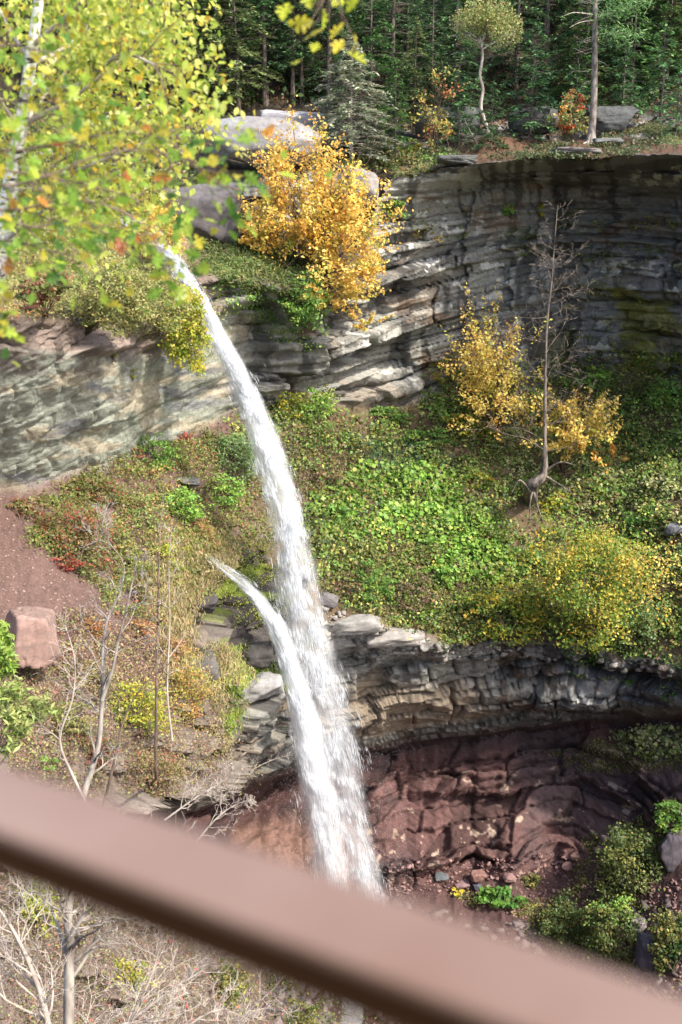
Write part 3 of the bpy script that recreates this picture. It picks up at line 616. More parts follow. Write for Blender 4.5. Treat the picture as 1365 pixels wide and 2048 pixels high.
boulder('boulder', 'huge pale flat topped boulder on the plateau above the yellow birch', 'boulder', 520, 283, 132, 50, (.19, .178, .17), 1, Y=71, depth=.55, planes=14, rnd=.98, col2=(.23, .225, .22), tilt=-.05, n=90, rough=.07)
boulder('ledge_slab', 'dark layered ledge slab jutting out behind the pale boulder', 'rock', 620, 262, 105, 38, (.20, .19, .20), 2, Y=76, depth=.5, planes=8, tilt=-.08, col2=(.35, .33, .31), n=90, rough=.09)
boulder('boulder', 'massive purplish grey block under the pale boulder, left of the yellow birch', 'boulder', 402, 425, 88, 62, (.095, .084, .082), 3, Y=67, depth=.5, planes=5, rnd=1.3, col2=(.11, .10, .10), n=90, rough=.15)
boulder('rock_block', 'squared pale block beside the top of the cliff, right of the yellow birch', 'rock', 725, 375, 34, 38, (.22, .2, .185), 4, Y=70, depth=.7, planes=4, n=64)
boulder('boulder', 'cubic pinkish sandstone block on the bare red slope at far left', 'boulder', 66, 1275, 52, 56, (.27, .175, .145), 5, Y=39.8, depth=.9, planes=1, col2=(.22, .15, .125), tilt=-.22, rot=.55, n=110, rough=.035, crack=.07)
boulder('rock', 'flat grey stone plate lying on red soil right of the round green bush', 'rock', 372, 962, 27, 9, (.17, .16, .15), 6, planes=6, rot=.3, tilt=-.1)
boulder('rock', 'dark purple rock shelf left of the small side cascade', 'rock', 405, 1205, 34, 22, PURP, 7, planes=9)
boulder('rock', 'cracked purple grey boulder on the ledge above the mossy grass', 'rock', 395, 1335, 48, 25, (.12, .11, .10), 8, planes=10, tilt=.1)
boulder('rock', 'wet black overhanging rock under the small side cascade', 'rock', 512, 1305, 42, 20, (.06, .055, .05), 9, planes=9, tilt=.12)
boulder('rock', 'pointed pale grey slab at the brink left of the falling water', 'rock', 525, 1372, 42, 24, (.27, .26, .25), 10, planes=6, tilt=.1)
boulder('rock', 'rounded brown boulder above the hanging grass left of the cascade', 'rock', 385, 1278, 32, 22, (.15, .12, .095), 11, planes=10)
boulder('rock', 'dark wedge of rock beside the falls at the brink of the lower cliff', 'rock', 655, 1195, 24, 12, (.12, .11, .11), 12, planes=7, tilt=-.4)
boulder('rock_slab', 'pale grey slab on the lower cliff brink right of the falls', 'rock', 790, 1272, 62, 16, (.28, .26, .235), 13, planes=7, tilt=.04, depth=.6)
boulder('rock_slab', 'wavy layered grey ledge touching the right edge of the falls', 'rock', 705, 1250, 60, 20, (.25, .24, .22), 14, planes=7, tilt=.12, depth=.6, rough=.1)
boulder('rock', 'dark tilted block wedged in green cover at the right edge of the slope', 'rock', 1345, 1060, 16, 14, (.12, .12, .13), 15, planes=8)
for q, (x, y, rx, ry, c_, lb) in enumerate([
 (925, 1768, 15, 7, (.20,.13,.13), 'small flat purple stone just above the yellow plant on the red path'),
 (958, 1752, 17, 12, (.22,.12,.10), 'leaning red slab in the middle of the stone cluster on the path'),
 (955, 1772, 9, 8, (.08,.08,.10), 'small dark stone at the foot of the leaning red slab'),
 (885, 1753, 15, 4, (.10,.11,.12), 'dark flat stone lying alone on the red path'),
 (1018, 1755, 14, 8, (.2,.12,.11), 'reddish stone on the path left of the small round bush'),
 (1218, 1683, 16, 9, (.15,.10,.12), 'purple block above the big bush at lower right'),
 (1250, 1758, 22, 15, (.07,.07,.09), 'blue black rock half hidden in the big bush at lower right'),
 (1278, 1850, 15, 13, (.32,.27,.27), 'pale tilted stone between the lower right bushes'),
 (1305, 1900, 30, 34, (.07,.065,.08), 'large dark boulder near the lower right corner'),
 (1135, 1733, 12, 6, (.22,.13,.12), 'flat red stone at the right end of the path'),
 (1200, 1700, 12, 8, (.17,.11,.11), 'small red brown stone under the purple block'),
 (1340, 1700, 24, 40, (.07,.06,.07), 'tall dark rock at the right edge below the bushy slope'),
 (1150, 1712, 10, 6, (.2,.12,.1), 'small squarish stone close under the red wall')]):
    boulder('rock', lb, 'rock', x, y, rx, ry, c_, 40 + q, planes=9, tilt=.1 * ((q * 37) % 5 - 2), rough=.16)
boulder('outcrop', 'layered grey outcrop right of the tall pine trunk', 'rock', 1222, 238, 52, 26, (.07, .072, .07), 60, Y=77, planes=8, depth=.6, rough=.16, n=80)
boulder('outcrop', 'blocky dark outcrop between the small hemlock and the berry bush', 'rock', 1070, 240, 52, 26, (.07, .07, .068), 61, Y=79, planes=6, depth=.6, rough=.14, n=80)
boulder('outcrop', 'broad mossy dark outcrop behind the shrub left of the round crowned tree', 'rock', 900, 250, 78, 34, (.10, .105, .095), 62, Y=80, planes=8, depth=.6, rough=.14, n=80)
boulder('rock_slab', 'flat grey slab at the foot of the tall pine', 'rock', 1215, 284, 28, 8, (.13, .128, .12), 63, Y=71.5, planes=6, n=50)
boulder('rock_slab', 'low pinkish ledge on the rim left of the pine foot', 'rock', 1150, 302, 48, 8, (.15, .13, .12), 64, Y=69.5, planes=7, n=50)
boulder('rock_slab', 'dark grey rim slab above the left end of the cliff overhang', 'rock', 915, 320, 42, 10, (.09, .09, .085), 65, Y=71.5, planes=7, n=60)
# rubble
rgx = np.random.default_rng(8)
def rubble(name, label, poly, n, smin, smax, col, seed):
    rg = np.random.default_rng(seed); pa = np.array(poly, float); x = rg.uniform(pa[:, 0].min(), pa[:, 0].max(), n * 3); y = rg.uniform(pa[:, 1].min(), pa[:, 1].max(), n * 3)
    k = inpoly(x, y, poly); x, y = x[k][:n], y[k][:n]; P = ground(x, y); n = len(x)
    cube = np.array([[a, b, c] for a in (-1, 1) for b in (-1, 1) for c in (-1, 1)], float); Fq = np.array([[0,1,3,2],[4,6,7,5],[0,4,5,1],[2,3,7,6],[0,2,6,4],[1,5,7,3]])
    s = (smin + (smax - smin) * rg.random(n) ** 4)[:, None, None]; Vv = cube[None] * rg.uniform(.5, 1, (n, 8, 3)) * s * np.array([1, .8, .4])
    A = nrm(rg.normal(size=(n, 3)) * .4 + [0, 0, 1]); T = nrm(np.cross(A, rg.normal(size=(n, 3)))); Bt = np.cross(A, T); Mx = np.stack([T, Bt, A], 1)
    Vv = np.einsum('nvi,nij->nvj', Vv, Mx) + P[:, None]; F = (Fq[None] + (np.arange(n) * 8)[:, None, None]).reshape(-1, 4)
    cc = np.repeat(np.array(col) * rg.uniform(.6, 1.7, (n, 1)), 8, 0)
    tag(mesh(name, Vv.reshape(-1, 3), F, M_stone, vcols=np.clip(cc, 0, .8)), label, kind='stuff')
rubble('rubble', 'loose chips of red shale on the path', [(760,1730),(900,1720),(1160,1700),(1365,1760),(1365,1990),(1150,1860),(900,1790),(780,1790)], 3500, .02, .17, (.20,.12,.11), 1)
rubble('rubble', 'pinkish gravel strewn over the bare left slope', [(0,980),(180,930),(250,1000),(260,1250),(420,1300),(420,1580),(100,1500),(0,1480)], 6000, .01, .08, (.20,.14,.115), 2)
rubble('rubble', 'dark wet stones covering the ravine floor', [(520,1900),(760,1800),(1000,1840),(1365,1800),(1500,2000),(1400,2300),(700,2300),(520,2200)], 5000, .05, .45, (.11,.085,.08), 5)
rubble('rubble', 'broken grey stones along the brink of the lower cliff', [(640,1200),(760,1240),(900,1290),(1365,1330),(1365,1350),(900,1320),(640,1280)], 700, .05, .3, (.2,.18,.16), 3)
rubble('rubble', 'stones showing on the lowest left slope', [(0,1730),(300,1850),(640,2040),(600,2200),(0,2200)], 1500, .015, .11, (.2,.15,.125), 4)
# ------------------------------------------------------------------ ground cover (nobody could count it)
SL = [(430,860),(560,800),(640,800),(700,850),(850,800),(880,750),(1000,725),(1365,700),(1500,760),(1500,1330),(1250,1305),(900,1285),(800,1255),(700,1215),(640,1190),(600,1080),(540,1000)]
cover('undergrowth', 'mixed low green and brown plants covering the slope between the cliffs', SL, 66000, [((.16,.27,.055),3),((.22,.31,.06),2.5),((.20,.18,.065),1.6),((.46,.43,.12),1.3),((.28,.18,.08),.7),((.06,.11,.035),2)], .2, .95, seed=1, gap=.3, gs=30, sig=.3, lumpy=.9)
cover('leafy_cover', 'bright green broad leaved plants in a swathe down the middle of the slope', [(620,1000),(700,930),(840,915),(900,940),(980,1020),(1030,1130),(1010,1180),(930,1160),(880,1090),(780,1060),(640,1070)], 9500, [((.22,.38,.06),3),((.32,.47,.09),2.2),((.14,.27,.05),1.5),((.44,.46,.12),.6)], .26, .5, asp=.9, seed=2, gap=.2, gs=36, sig=.3, lumpy=.9)
cover('leafy_cover', 'fresh green broad leaves at the foot of the upper cliff', [(840,760),(980,800),(1100,860),(1365,760),(1400,900),(1250,1000),(1000,880),(840,820)], 7000, [((.16,.28,.06),3),((.24,.36,.08),2),((.36,.38,.12),1)], .2, .4, asp=.85, seed=3, gap=.3, gs=34)
cover('pale_leaves', 'pale cream green leaves dotted over the right of the slope', [(980,880),(1100,930),(1365,900),(1400,1040),(1180,1030),(1000,960)], 3800, 'pale', .19, .45, asp=.8, seed=4, gap=.3, gs=28)
cover('grass', 'dark bluish grass tufts above the bright green swathe', [(700,880),(830,870),(900,900),(870,950),(740,935),(690,910)], 5000, 'bluegreen', .34, .35, asp=.12, seed=5, gap=.1, blade=True)
cover('undergrowth', 'purple brown withered plants right of the falls below the cliff foot', [(555,890),(640,850),(720,860),(740,960),(640,1010),(580,960)], 7000, 'brown', .12, .35, seed=6, gap=.15)
cover('undergrowth', 'olive and brown plants right beside the falls above the lower cliff', [(610,1060),(760,1080),(900,1120),(1000,1200),(960,1290),(840,1270),(700,1210),(640,1190)], 16000, 'olive', .13, .4, seed=7, gap=.12, gs=26)
cover('moss', 'yellow green moss and small plants on the wet right wall', [(1070,660),(1230,640),(1365,700),(1365,860),(1250,880),(1080,830)], 7000, [((.16,.18,.025),3),((.24,.24,.03),2),((.10,.16,.03),1.5)], .12, .12, seed=8, gap=.25, gs=30)
cover('ferns', 'small green plants hanging in the cracks of the upper cliff', [(800,410),(1130,420),(1365,440),(1365,620),(1150,600),(1060,500),(800,460)], 2600, [((.13,.20,.04),3),((.26,.28,.05),1.5),((.34,.26,.05),.8)], .16, .1, seed=9, gap=.58, gs=34)
cover('plants', 'plants growing in the shadowed cliff left of centre', [(400,560),(560,580),(640,640),(600,700),(480,640),(420,620)], 2600, 'green', .14, .15, seed=10, gap=.45, gs=30)
cover('grass', 'dark green grass and herbs on the ledge right of the waterfall lip', [(380,480),(470,475),(640,500),(640,570),(560,590),(440,560),(390,540)], 13000, [((.10,.15,.04),3),((.16,.20,.05),2),((.20,.17,.07),1)], .26, .4, asp=.25, seed=11, gap=.05, sig=.25)
cover('shrubbery', 'scrubby yellow green growth covering the bank above the left cliff', [(-60,420),(200,400),(330,440),(360,560),(420,640),(400,720),(340,700),(200,660),(100,640),(-60,620)], 42000, 'hairy', .15, .8, asp=.4, seed=12, gap=.08, sig=.4, gs=40)
cover('shrubbery', 'orange and reddish scrub at the far left above the cliff', [(-60,520),(120,500),(130,600),(60,640),(-60,640)], 6000, 'rust', .10, .4, seed=13, gap=.2)
cover('undergrowth', 'thin mixed plants scattered over the left slope under the pale overhang', [(60,1010),(190,930),(430,860),(560,980),(590,1080),(430,1100),(400,1200),(300,1260),(210,1220),(170,1160),(60,1090)], 44000, [((.20,.26,.06),3),((.28,.30,.08),2),((.24,.16,.08),2),((.13,.17,.04),2),((.4,.16,.09),.6)], .125, .6, seed=14, gap=.25, gs=26, lumpy=.9)
cover('grass', 'straw coloured and green grass on the ledges left of the side cascade', [(300,1080),(440,1060),(470,1130),(380,1200),(400,1260),(450,1320),(400,1420),(330,1350),(290,1200)], 30000, 'straw', .30, .3, asp=.12, seed=15, gap=.08, blade=True, sig=.3)
cover('moss_grass', 'lush yellow green grass hanging on the ledge left of the falls', [(440,1290),(550,1330),(560,1370),(480,1420),(440,1480),(400,1380)], 8000, [((.24,.34,.05),3),((.34,.40,.07),2),((.13,.22,.04),1)], .24, .2, asp=.16, seed=16, gap=.1, blade=True, sig=.25)
cover('moss', 'yellow moss pads on the wet ledge between the cascade and the falls', [(420,1060),(560,1060),(600,1180),(560,1330),(480,1300),(440,1180)], 7000, [((.20,.24,.03),3),((.28,.30,.04),2),((.12,.15,.03),1)], .09, .06, seed=17, gap=.42, gs=26, sig=.2)
cover('fallen_leaves', 'dry brown leaves and twigs littering the lower left slope', [(120,1230),(420,1280),(480,1440),(400,1600),(0,1560),(0,1400)], 42000, [((.26,.17,.11),3),((.17,.12,.08),2),((.38,.27,.16),1.4),((.30,.32,.10),2.0),((.40,.15,.09),.3)], .10, .25, seed=18, gap=.2, gs=36)
cover('fallen_leaves', 'dry leaves and small weeds on the lowest left slope', [(0,1720),(300,1850),(650,2040),(620,2120),(0,2150)], 34000, [((.25,.18,.14),3),((.28,.31,.10),1.8),((.17,.12,.09),2),((.48,.17,.12),.4)], .07, .15, seed=19, gap=.25, gs=40)
cover('undergrowth', 'bushy low cover among rocks at the foot of the ravine', [(900,1780),(1100,1790),(1200,1660),(1365,1600),(1365,1760),(1290,1780),(1365,1860),(1365,2050),(1200,1930),(1000,1850)], 12000, 'olive', .13, .5, seed=20, gap=.45, gs=50)
cover('leafy_cover', 'bright green leaves hanging over the red ledge at right', [(1225,1465),(1365,1450),(1400,1500),(1320,1520),(1240,1490)], 1500, 'pale', .2, .3, asp=.85, seed=21, gap=.1)
cover('moss', 'dark green mossy growth under the hanging leaves at right', [(1080,1510),(1240,1470),(1365,1490),(1365,1540),(1200,1540)], 5000, 'olive', .10, .12, seed=22, gap=.3)
cover('undergrowth', 'dark low shrubs along the rim in front of the forest', [(640,300),(760,310),(880,312),(1000,316),(1140,308),(1365,300),(1365,270),(1240,272),(1180,292),(1000,290),(800,285)], 9000, [((.06,.09,.03),3),((.10,.12,.04),2),((.18,.11,.06),1)], .16, .4, seed=23, gap=.5, gs=45)
cover('grass', 'grassy tussocks on the right end of the rim', [(1235,262),(1290,250),(1365,262),(1365,302),(1250,304)], 5500, [((.13,.16,.06),3),((.09,.12,.04),2),((.24,.2,.1),1)], .22, .25, asp=.2, seed=24, gap=.3)
cover('lichen_twigs', 'low leafy growth on dark rock under the lower cliff brink', [(1100,1270),(1365,1320),(1365,1400),(1150,1340)], 1500, 'green', .12, .2, seed=25, gap=.4)
cover('fallen_leaves', 'brown needles and leaves under the forest trees', [(380,150),(1400,150),(1400,262),(900,275),(640,215),(380,225)], 9000, [((.20,.10,.05),3),((.12,.08,.04),2),((.3,.17,.07),1)], .2, .1, seed=26, gap=.3)
cover('undergrowth', 'dark shrubs on the forest slope', [(380,-60),(1400,-60),(1400,235),(380,215)], 14000, 'dark', .32, 1.2, seed=27, gap=.5, gs=40, sig=.5)
for q, (x, y, rx, ry, pal, n, lf, lb) in enumerate([
 (700, 905, 40, 26, 'olive', 1300, .13, 'olive bush on the upper slope between the falls and the grass tufts'),
 (640, 960, 36, 30, 'brown', 1300, .12, 'rusty brown mound of plants beside the falls below the cliff foot'),
 (660, 1030, 38, 26, 'green', 1200, .15, 'deep green leafy mound touching the falls at the left end of the bright swathe'),
 (850, 880, 46, 26, 'green', 1300, .14, 'green mound right above the bluish grass tufts'),
 (930, 850, 44, 30, 'yelgreen', 1300, .14, 'yellow green mound left of the bare trunk, under the yellow tree'),
 (1010, 880, 36, 24, 'pale', 800, .16, 'pale leaved mound immediately left of the bare trunk'),
 (1060, 810, 40, 30, 'bright', 1000, .16, 'fresh green bush behind the bare trunk at the cliff foot'),
 (1190, 760, 44, 26, 'bright', 900, .17, 'broad leaved green bush against the mossy wall'),
 (1330, 800, 50, 50, 'green', 1900, .15, 'green bush at the right edge below the mossy wall'),
 (1340, 980, 40, 36, 'pale', 1000, .17, 'cream green mound at the right edge of the slope'),
 (1290, 1040, 40, 28, 'green', 900, .15, 'green mound above the large half orange shrub, near the right edge'),
 (1110, 1010, 40, 26, 'yelgreen', 900, .15, 'yellowish mound just below the crooked roots'),
 (960, 960, 40, 26, 'mixgreen', 1100, .14, 'green mound with yellow flecks above the bright swathe'),
 (720, 1110, 44, 30, 'olive', 1400, .13, 'olive mound below the left part of the bright swathe'),
 (880, 1150, 44, 30, 'bright', 1200, .17, 'bright mound at the lower end of the green swathe'),
 (690, 1175, 30, 26, 'brown', 900, .12, 'brown mound on the brink right beside the falls'),
 (900, 1245, 46, 26, 'olive', 1300, .12, 'olive bush hanging over the pale brink slabs'),
 (1060, 1130, 40, 34, 'green', 1200, .14, 'dark green mound left of the large half orange shrub')]):
    bush('shrub', lb, 'shrub', x, y, rx, ry, pal, n, lf, seed=200 + q, lump=.6, pull=.3)
bush('birch_shrub', 'left hand boughs of yellow leaves spreading over the purplish block', 'shrub', 520, 440, 78, 75, 'yellow', 2600, .15, feather=True, seed=301, Y=66.3, base=(640, 545), lump=.7, sten=12)
cover('undergrowth', 'green plants and dry leaves on the rim between the pale block and the dark slab', [(680,290),(860,310),(870,335),(760,350),(690,345)], 3500, [((.12,.17,.05),3),((.22,.22,.07),2),((.26,.15,.07),1)], .17, .5, seed=28, gap=.1)
for q, (x, y, rx, ry, pal, n, lf, lb) in enumerate([
 (45, 1020, 48, 26, 'redmix', 1300, .09, 'thin reddish scrub at the left edge directly below the pale overhang'),
 (240, 1120, 46, 36, 'hairy', 1700, .10, 'straw green bush between the loose red and green shrub and the bare saplings'),
 (255, 1185, 50, 30, 'brown', 1500, .09, 'brown bush above the orange brown shrub on the left slope'),
 (330, 1130, 44, 44, 'yelgreen', 2000, .10, 'yellow green bush behind the orange leaved sapling'),
 (390, 1140, 34, 34, 'straw', 1200, .10, 'straw coloured tuft beside the start of the side cascade'),
 (180, 1350, 52, 30, 'straw', 1500, .09, 'dry straw bush right of the pink block'),
 (120, 1440, 60, 36, 'hairy', 1900, .085, 'pale scrub below the pink block'),
 (330, 1300, 44, 34, 'rust', 1300, .09, 'rusty shrub left of the cracked purple grey boulder'),
 (420, 1480, 40, 40, 'straw', 1300, .09, 'straw shrub on the brink above the red cave'),
 (180, 1500, 60, 34, 'redmix', 1700, .08, 'mixed red and green scrub just above the railing')]):
    bush('shrub', lb, 'shrub', x, y, rx, ry, pal, n, lf, seed=400 + q, lump=.7, pull=.3)
# ------------------------------------------------------------------ shrubs and small trees, one thing each
YB = 'yellow leaved birch shrub growing on the cliff top ledge'
bush('birch_shrub', 'tall golden yellow birch shrub with its peak against the pale boulder', 'shrub', 598, 385, 125, 150, 'yellow', 7600, .15, feather=True, seed=1, Y=66.5, base=(640, 540), lump=.55, pal2=('orange', (0, 0, 1), .8), sten=22)
bush('birch_shrub', 'golden yellow birch shrub leaning out to the right over the cliff', 'shrub', 700, 460, 112, 125, 'yellow', 6000, .15, feather=True, seed=2, Y=66.5, base=(650, 545), lump=.6, sten=16)
bush('birch_shrub', 'lowest branches of yellow leaves hanging in front of the streaked cliff', 'shrub', 675, 560, 95, 80, 'gold', 2400, .15, feather=True, seed=3, Y=65, base=(640, 570), lump=.8, sten=10)
bush('birch_shrub', 'thin yellow branch hanging to the right below the main yellow shrubs', 'shrub', 735, 635, 50, 36, 'gold', 420, .14, feather=True, seed=4, Y=65.5, base=(640, 600), lump=.8, sten=6)
bush('birch_shrub', 'sparse yellow sprig against the grey cliff right of the yellow shrubs', 'shrub', 850, 465, 42, 22, 'gold', 300, .13, feather=True, seed=5, base=(800, 520), lump=.9, sten=6)
bush('shrub', 'green leaved shrub hanging under the yellow birches', 'shrub', 620, 600, 50, 55, 'green', 2000, .14, seed=6, Y=64.8, base=(620, 570), lump=.6)
bush('shrub', 'dark green bush in a notch of the cliff right of the pale block', 'shrub', 788, 415, 24, 26, 'green', 650, .13, seed=7, base=(785, 435))
bush('shrub', 'orange yellow shrub at the very lip of the waterfall', 'shrub', 318, 468, 48, 52, 'yellow', 2400, .12, seed=8, Y=60, base=(330, 540), lump=.6)
bush('shrub', 'pale yellow thicket above the waterfall lip', 'shrub', 285, 395, 55, 40, 'yelgreen', 1900, .12, seed=9, Y=62, lump=.6)
bush('shrub', 'yellow green shrub drooping over the cliff edge left of the falls', 'shrub', 375, 660, 42, 92, 'yelgreen', 4200, .12, seed=10, Y=56.5, base=(330, 620), lump=.5)
bush('shrub', 'feathery straw green shrub on the edge of the left cliff', 'shrub', 225, 590, 88, 72, 'hairy', 7000, .12, seed=11, Y=49.5, base=(190, 660), asp=.4, sten=20)
bush('shrub', 'rounded yellowish shrub between the feathery one and the falls', 'shrub', 320, 600, 62, 62, 'hairy', 4200, .12, seed=12, Y=53.5, base=(300, 650), asp=.45)
bush('shrub', 'shrub with red and green leaves at the far left cliff top', 'shrub', 85, 580, 55, 38, 'redmix', 1300, .13, seed=13, Y=42, base=(90, 630), lump=.7)
bush('shrub', 'tiny green tuft rooted in the left cliff face', 'shrub', 258, 746, 16, 9, 'yelgreen', 260, .09, seed=14)
bush('shrub', 'small pale shrub hanging on the pink ledge of the left cliff', 'shrub', 222, 700, 14, 18, 'hairy', 260, .10, seed=15)
bush('shrub', 'round green bush under the pale overhang', 'shrub', 300, 912, 52, 42, 'green', 3400, .10, seed=16, lump=.3, pal2=('redmix', (-1, 0, -.3), .45))
bush('shrub', 'red twigged sumac patch at the foot of the pale overhang', 'shrub', 362, 880, 26, 20, [((.42,.10,.08),3),((.22,.2,.06),1)], 380, .10, seed=17)
bush('shrub', 'small bright yellow green bush on red soil below the overhang', 'shrub', 362, 925, 15, 13, 'bright', 420, .10, seed=18)
bush('shrub', 'grey green bush behind the falls at left', 'shrub', 462, 925, 50, 62, [((.14,.22,.08),3),((.20,.30,.10),2),((.10,.15,.05),1)], 4200, .11, seed=19)
bush('shrub', 'fresh green bush left of the falls below the grey green one', 'shrub', 445, 985, 42, 32, 'bright', 1800, .12, seed=20)
bush('shrub', 'bright green bush in the middle of the left slope', 'shrub', 350, 1015, 55, 40, 'bright', 3000, .12, seed=21, lump=.45)
bush('shrub', 'green bush with pale tips left of the bright one', 'shrub', 285, 1035, 45, 42, [((.20,.28,.08),3),((.30,.33,.12),2),((.3,.14,.08),.5)], 2300, .10, seed=22)
bush('shrub', 'large loose shrub of green and dull red leaves on the bare left slope', 'shrub', 150, 1085, 80, 78, 'redmix', 6500, .09, seed=23, lump=.4, sten=16)
bush('shrub', 'reddish shrub with pinkish top near the foot of the left cliff', 'shrub', 190, 985, 52, 40, 'redmix', 2200, .09, seed=24)
bush('shrub', 'dark red leaved low shrub at the bottom of the loose green one', 'shrub', 118, 1130, 36, 22, [((.34,.07,.05),3),((.2,.14,.06),1)], 750, .09, seed=25)
bush('shrub', 'small orange shrub on red soil right of the pink block', 'shrub', 180, 1256, 40, 18, 'rust', 1100, .09, seed=26)
bush('shrub', 'orange brown shrub in the middle of the left slope', 'shrub', 265, 1262, 42, 20, 'rust', 900, .09, seed=27)
bush('shrub', 'tawny tuft of grass left of the top of the side cascade', 'grass tuft', 405, 1072, 28, 26, [((.42,.27,.10),3),((.32,.26,.08),2)], 1200, .20, asp=.12, seed=28)
bush('shrub', 'yellow green thicket low on the left slope behind bare stems', 'shrub', 245, 1415, 95, 50, 'yelgreen', 5200, .09, seed=29, lump=.5, sten=14)
bush('shrub', 'yellow and orange shrub right of the low thicket', 'shrub', 365, 1390, 55, 72, [((.50,.34,.10),2.5),((.36,.36,.08),3),((.46,.22,.08),1.2)], 4000, .085, seed=30, lump=.6, sten=12)
bush('shrub', 'brown green tangle just above the railing at left', 'shrub', 290, 1545, 95, 48, [((.26,.24,.09),3),((.34,.24,.13),2),((.44,.18,.10),.6)], 5200, .07, seed=31, lump=.6, sten=24)
bush('shrub', 'narrow leaved green shrub in front of the pink block', 'shrub', 0, 1300, 36, 56, [((.24,.36,.06),3),((.34,.42,.09),2)], 900, .15, asp=.28, seed=32, Y=22, base=(-60, 1500), lump=.6)
bush('shrub', 'narrow leaved shrub with pale sprays at the left edge below the block', 'shrub', 35, 1420, 52, 66, [((.30,.38,.10),3),((.42,.44,.16),2)], 1100, .13, asp=.28, seed=33, Y=21, base=(-60, 1600), lump=.8)
bush('shrub', 'small green spray at the left edge just above the railing', 'shrub', 90, 1522, 40, 18, 'bright', 380, .09, seed=34, lump=.7)
bush('shrub', 'yellow green leafy shrub in the lower left corner area', 'shrub', 72, 1820, 42, 70, [((.40,.46,.09),3),((.50,.48,.10),2),((.2,.26,.06),1)], 1700, .075, seed=35, lump=.7)
bush('shrub', 'fern like green shrub under the railing right of the grey trunk', 'shrub', 240, 1960, 60, 46, 'yelgreen', 1300, .08, seed=36, lump=.8)
bush('shrub', 'dark green shrub at the bottom below the railing', 'shrub', 450, 1975, 60, 50, 'olive', 2400, .09, seed=37, lump=.6)
bush('shrub', 'olive shrub at the bottom right of the dark green one', 'shrub', 585, 2030, 60, 36, 'olive', 1700, .09, seed=38, lump=.6)
bush('shrub', 'yellow leaved tree in front of the mossy wall left of the bare trunk', 'tree', 988, 735, 108, 135, 'gold', 4600, .15, feather=True, seed=39, Y=71.5, base=(1000, 850), lump=.75, sten=20)
bush('shrub', 'small reddish yellow shrub at the cliff foot left of the yellow tree', 'shrub', 890, 742, 34, 34, [((.40,.34,.06),3),((.2,.24,.05),2),((.45,.14,.05),.6)], 900, .13, seed=40)
bush('shrub', 'loose golden shrub right of the bare trunk', 'tree', 1165, 835, 100, 95, 'gold', 3000, .16, feather=True, seed=41, Y=69, base=(1120, 950), lump=.8, sten=16)
bush('shrub', 'orange leaved bush on the right part of the slope', 'shrub', 1225, 912, 50, 34, 'orange', 1200, .15, feather=True, seed=42, lump=.8)
bush('shrub', 'large spreading shrub half green half orange yellow above the lower cliff', 'tree', 1190, 1160, 128, 122, 'mixgreen', 13500, .13, seed=43, lump=.9, Y=61.5, base=(1180, 1290), pal2=('gold', (.6, -.2, .3), .62), sten=24)
bush('shrub', 'yellow speckled green shrub hanging over the lower cliff left of the large one', 'shrub', 1020, 1230, 80, 62, 'mixgreen', 3600, .13, seed=44, lump=.6, pull=.6)
bush('shrub', 'dusty green shrub hanging over the lower cliff right of the large one', 'shrub', 1278, 1250, 62, 62, [((.14,.22,.07),3),((.20,.28,.10),2),((.3,.32,.1),.6)], 3600, .12, seed=45, lump=.6, pull=.5)
bush('shrub', 'dark green shrub beside the right edge of the falls', 'shrub', 750, 1175, 40, 48, 'green', 1600, .12, seed=46)
bush('shrub', 'pinkish brown withered bush above the lower cliff brink', 'shrub', 825, 1190, 46, 42, [((.24,.16,.11),3),((.18,.15,.07),2)], 1900, .10, seed=47)
bush('shrub', 'green bush with yellow spots right of the falls under the cliff foot', 'shrub', 570, 815, 44, 36, 'yelgreen', 1500, .12, seed=48)
bush('shrub', 'green bush right of the falls touching the grey cliff', 'shrub', 632, 832, 42, 46, 'green', 1900, .12, seed=49, pal2=('bright', (0, 0, 1), .2))
bush('shrub', 'flat green bush in front of the pink bed at the cliff foot', 'shrub', 768, 830, 48, 20, 'green', 1300, .12, seed=50)
bush('shrub', 'small shrub of yellow green leaves on the upper cliff face', 'shrub', 1018, 422, 18, 14, 'bright', 300, .13, seed=51)
bush('shrub', 'small yellow tuft on the upper cliff face right of the green one', 'shrub', 1083, 425, 11, 18, 'yelgreen', 240, .13, seed=52)
bush('shrub', 'bright yellow plant standing alone at the edge of the red path', 'plant', 919, 1780, 11, 12, [((.75,.62,.08),1)], 170, .13, seed=53, lump=.2)
bush('shrub', 'round leaved bright green plant right of the yellow one', 'plant', 1000, 1795, 42, 20, [((.09,.22,.04),3),((.15,.29,.05),2)], 650, .19, asp=.95, seed=54)
bush('shrub', 'small round bush on the red path', 'shrub', 1062, 1760, 24, 16, 'olive', 800, .10, seed=55)
bush('shrub', 'big olive bush on the rubble slope at lower right', 'shrub', 1265, 1725, 72, 85, 'shade', 6800, .13, seed=56, lump=.5)
bush('shrub', 'green crested bush below the right end of the path', 'shrub', 1225, 1865, 58, 82, 'shade', 4800, .13, seed=57, lump=.5, pal2=('bright', (-.2, 0, 1), .75))
bush('shrub', 'dark olive bush left of the green crested one', 'shrub', 1130, 1850, 55, 58, 'shade', 3800, .13, seed=58, lump=.5)
bush('shrub', 'dark green bush at the right edge near the railing', 'shrub', 1345, 1890, 42, 72, 'dark', 3200, .14, seed=59, lump=.5, pal2=('olive', (-1, 0, .3), .2))
bush('shrub', 'green shrub climbing the rocks at the right edge', 'shrub', 1350, 1640, 40, 42, 'green', 2000, .13, seed=60, lump=.5)
bush('shrub', 'yellow and red leaved shrub at the left end of the rim under the forest', 'shrub', 815, 300, 28, 28, 'yelgreen', 480, .14, seed=61, lump=.8)
bush('shrub', 'low green shrub under the rim slab left of the overhang', 'shrub', 870, 322, 34, 12, 'green', 520, .12, seed=62)
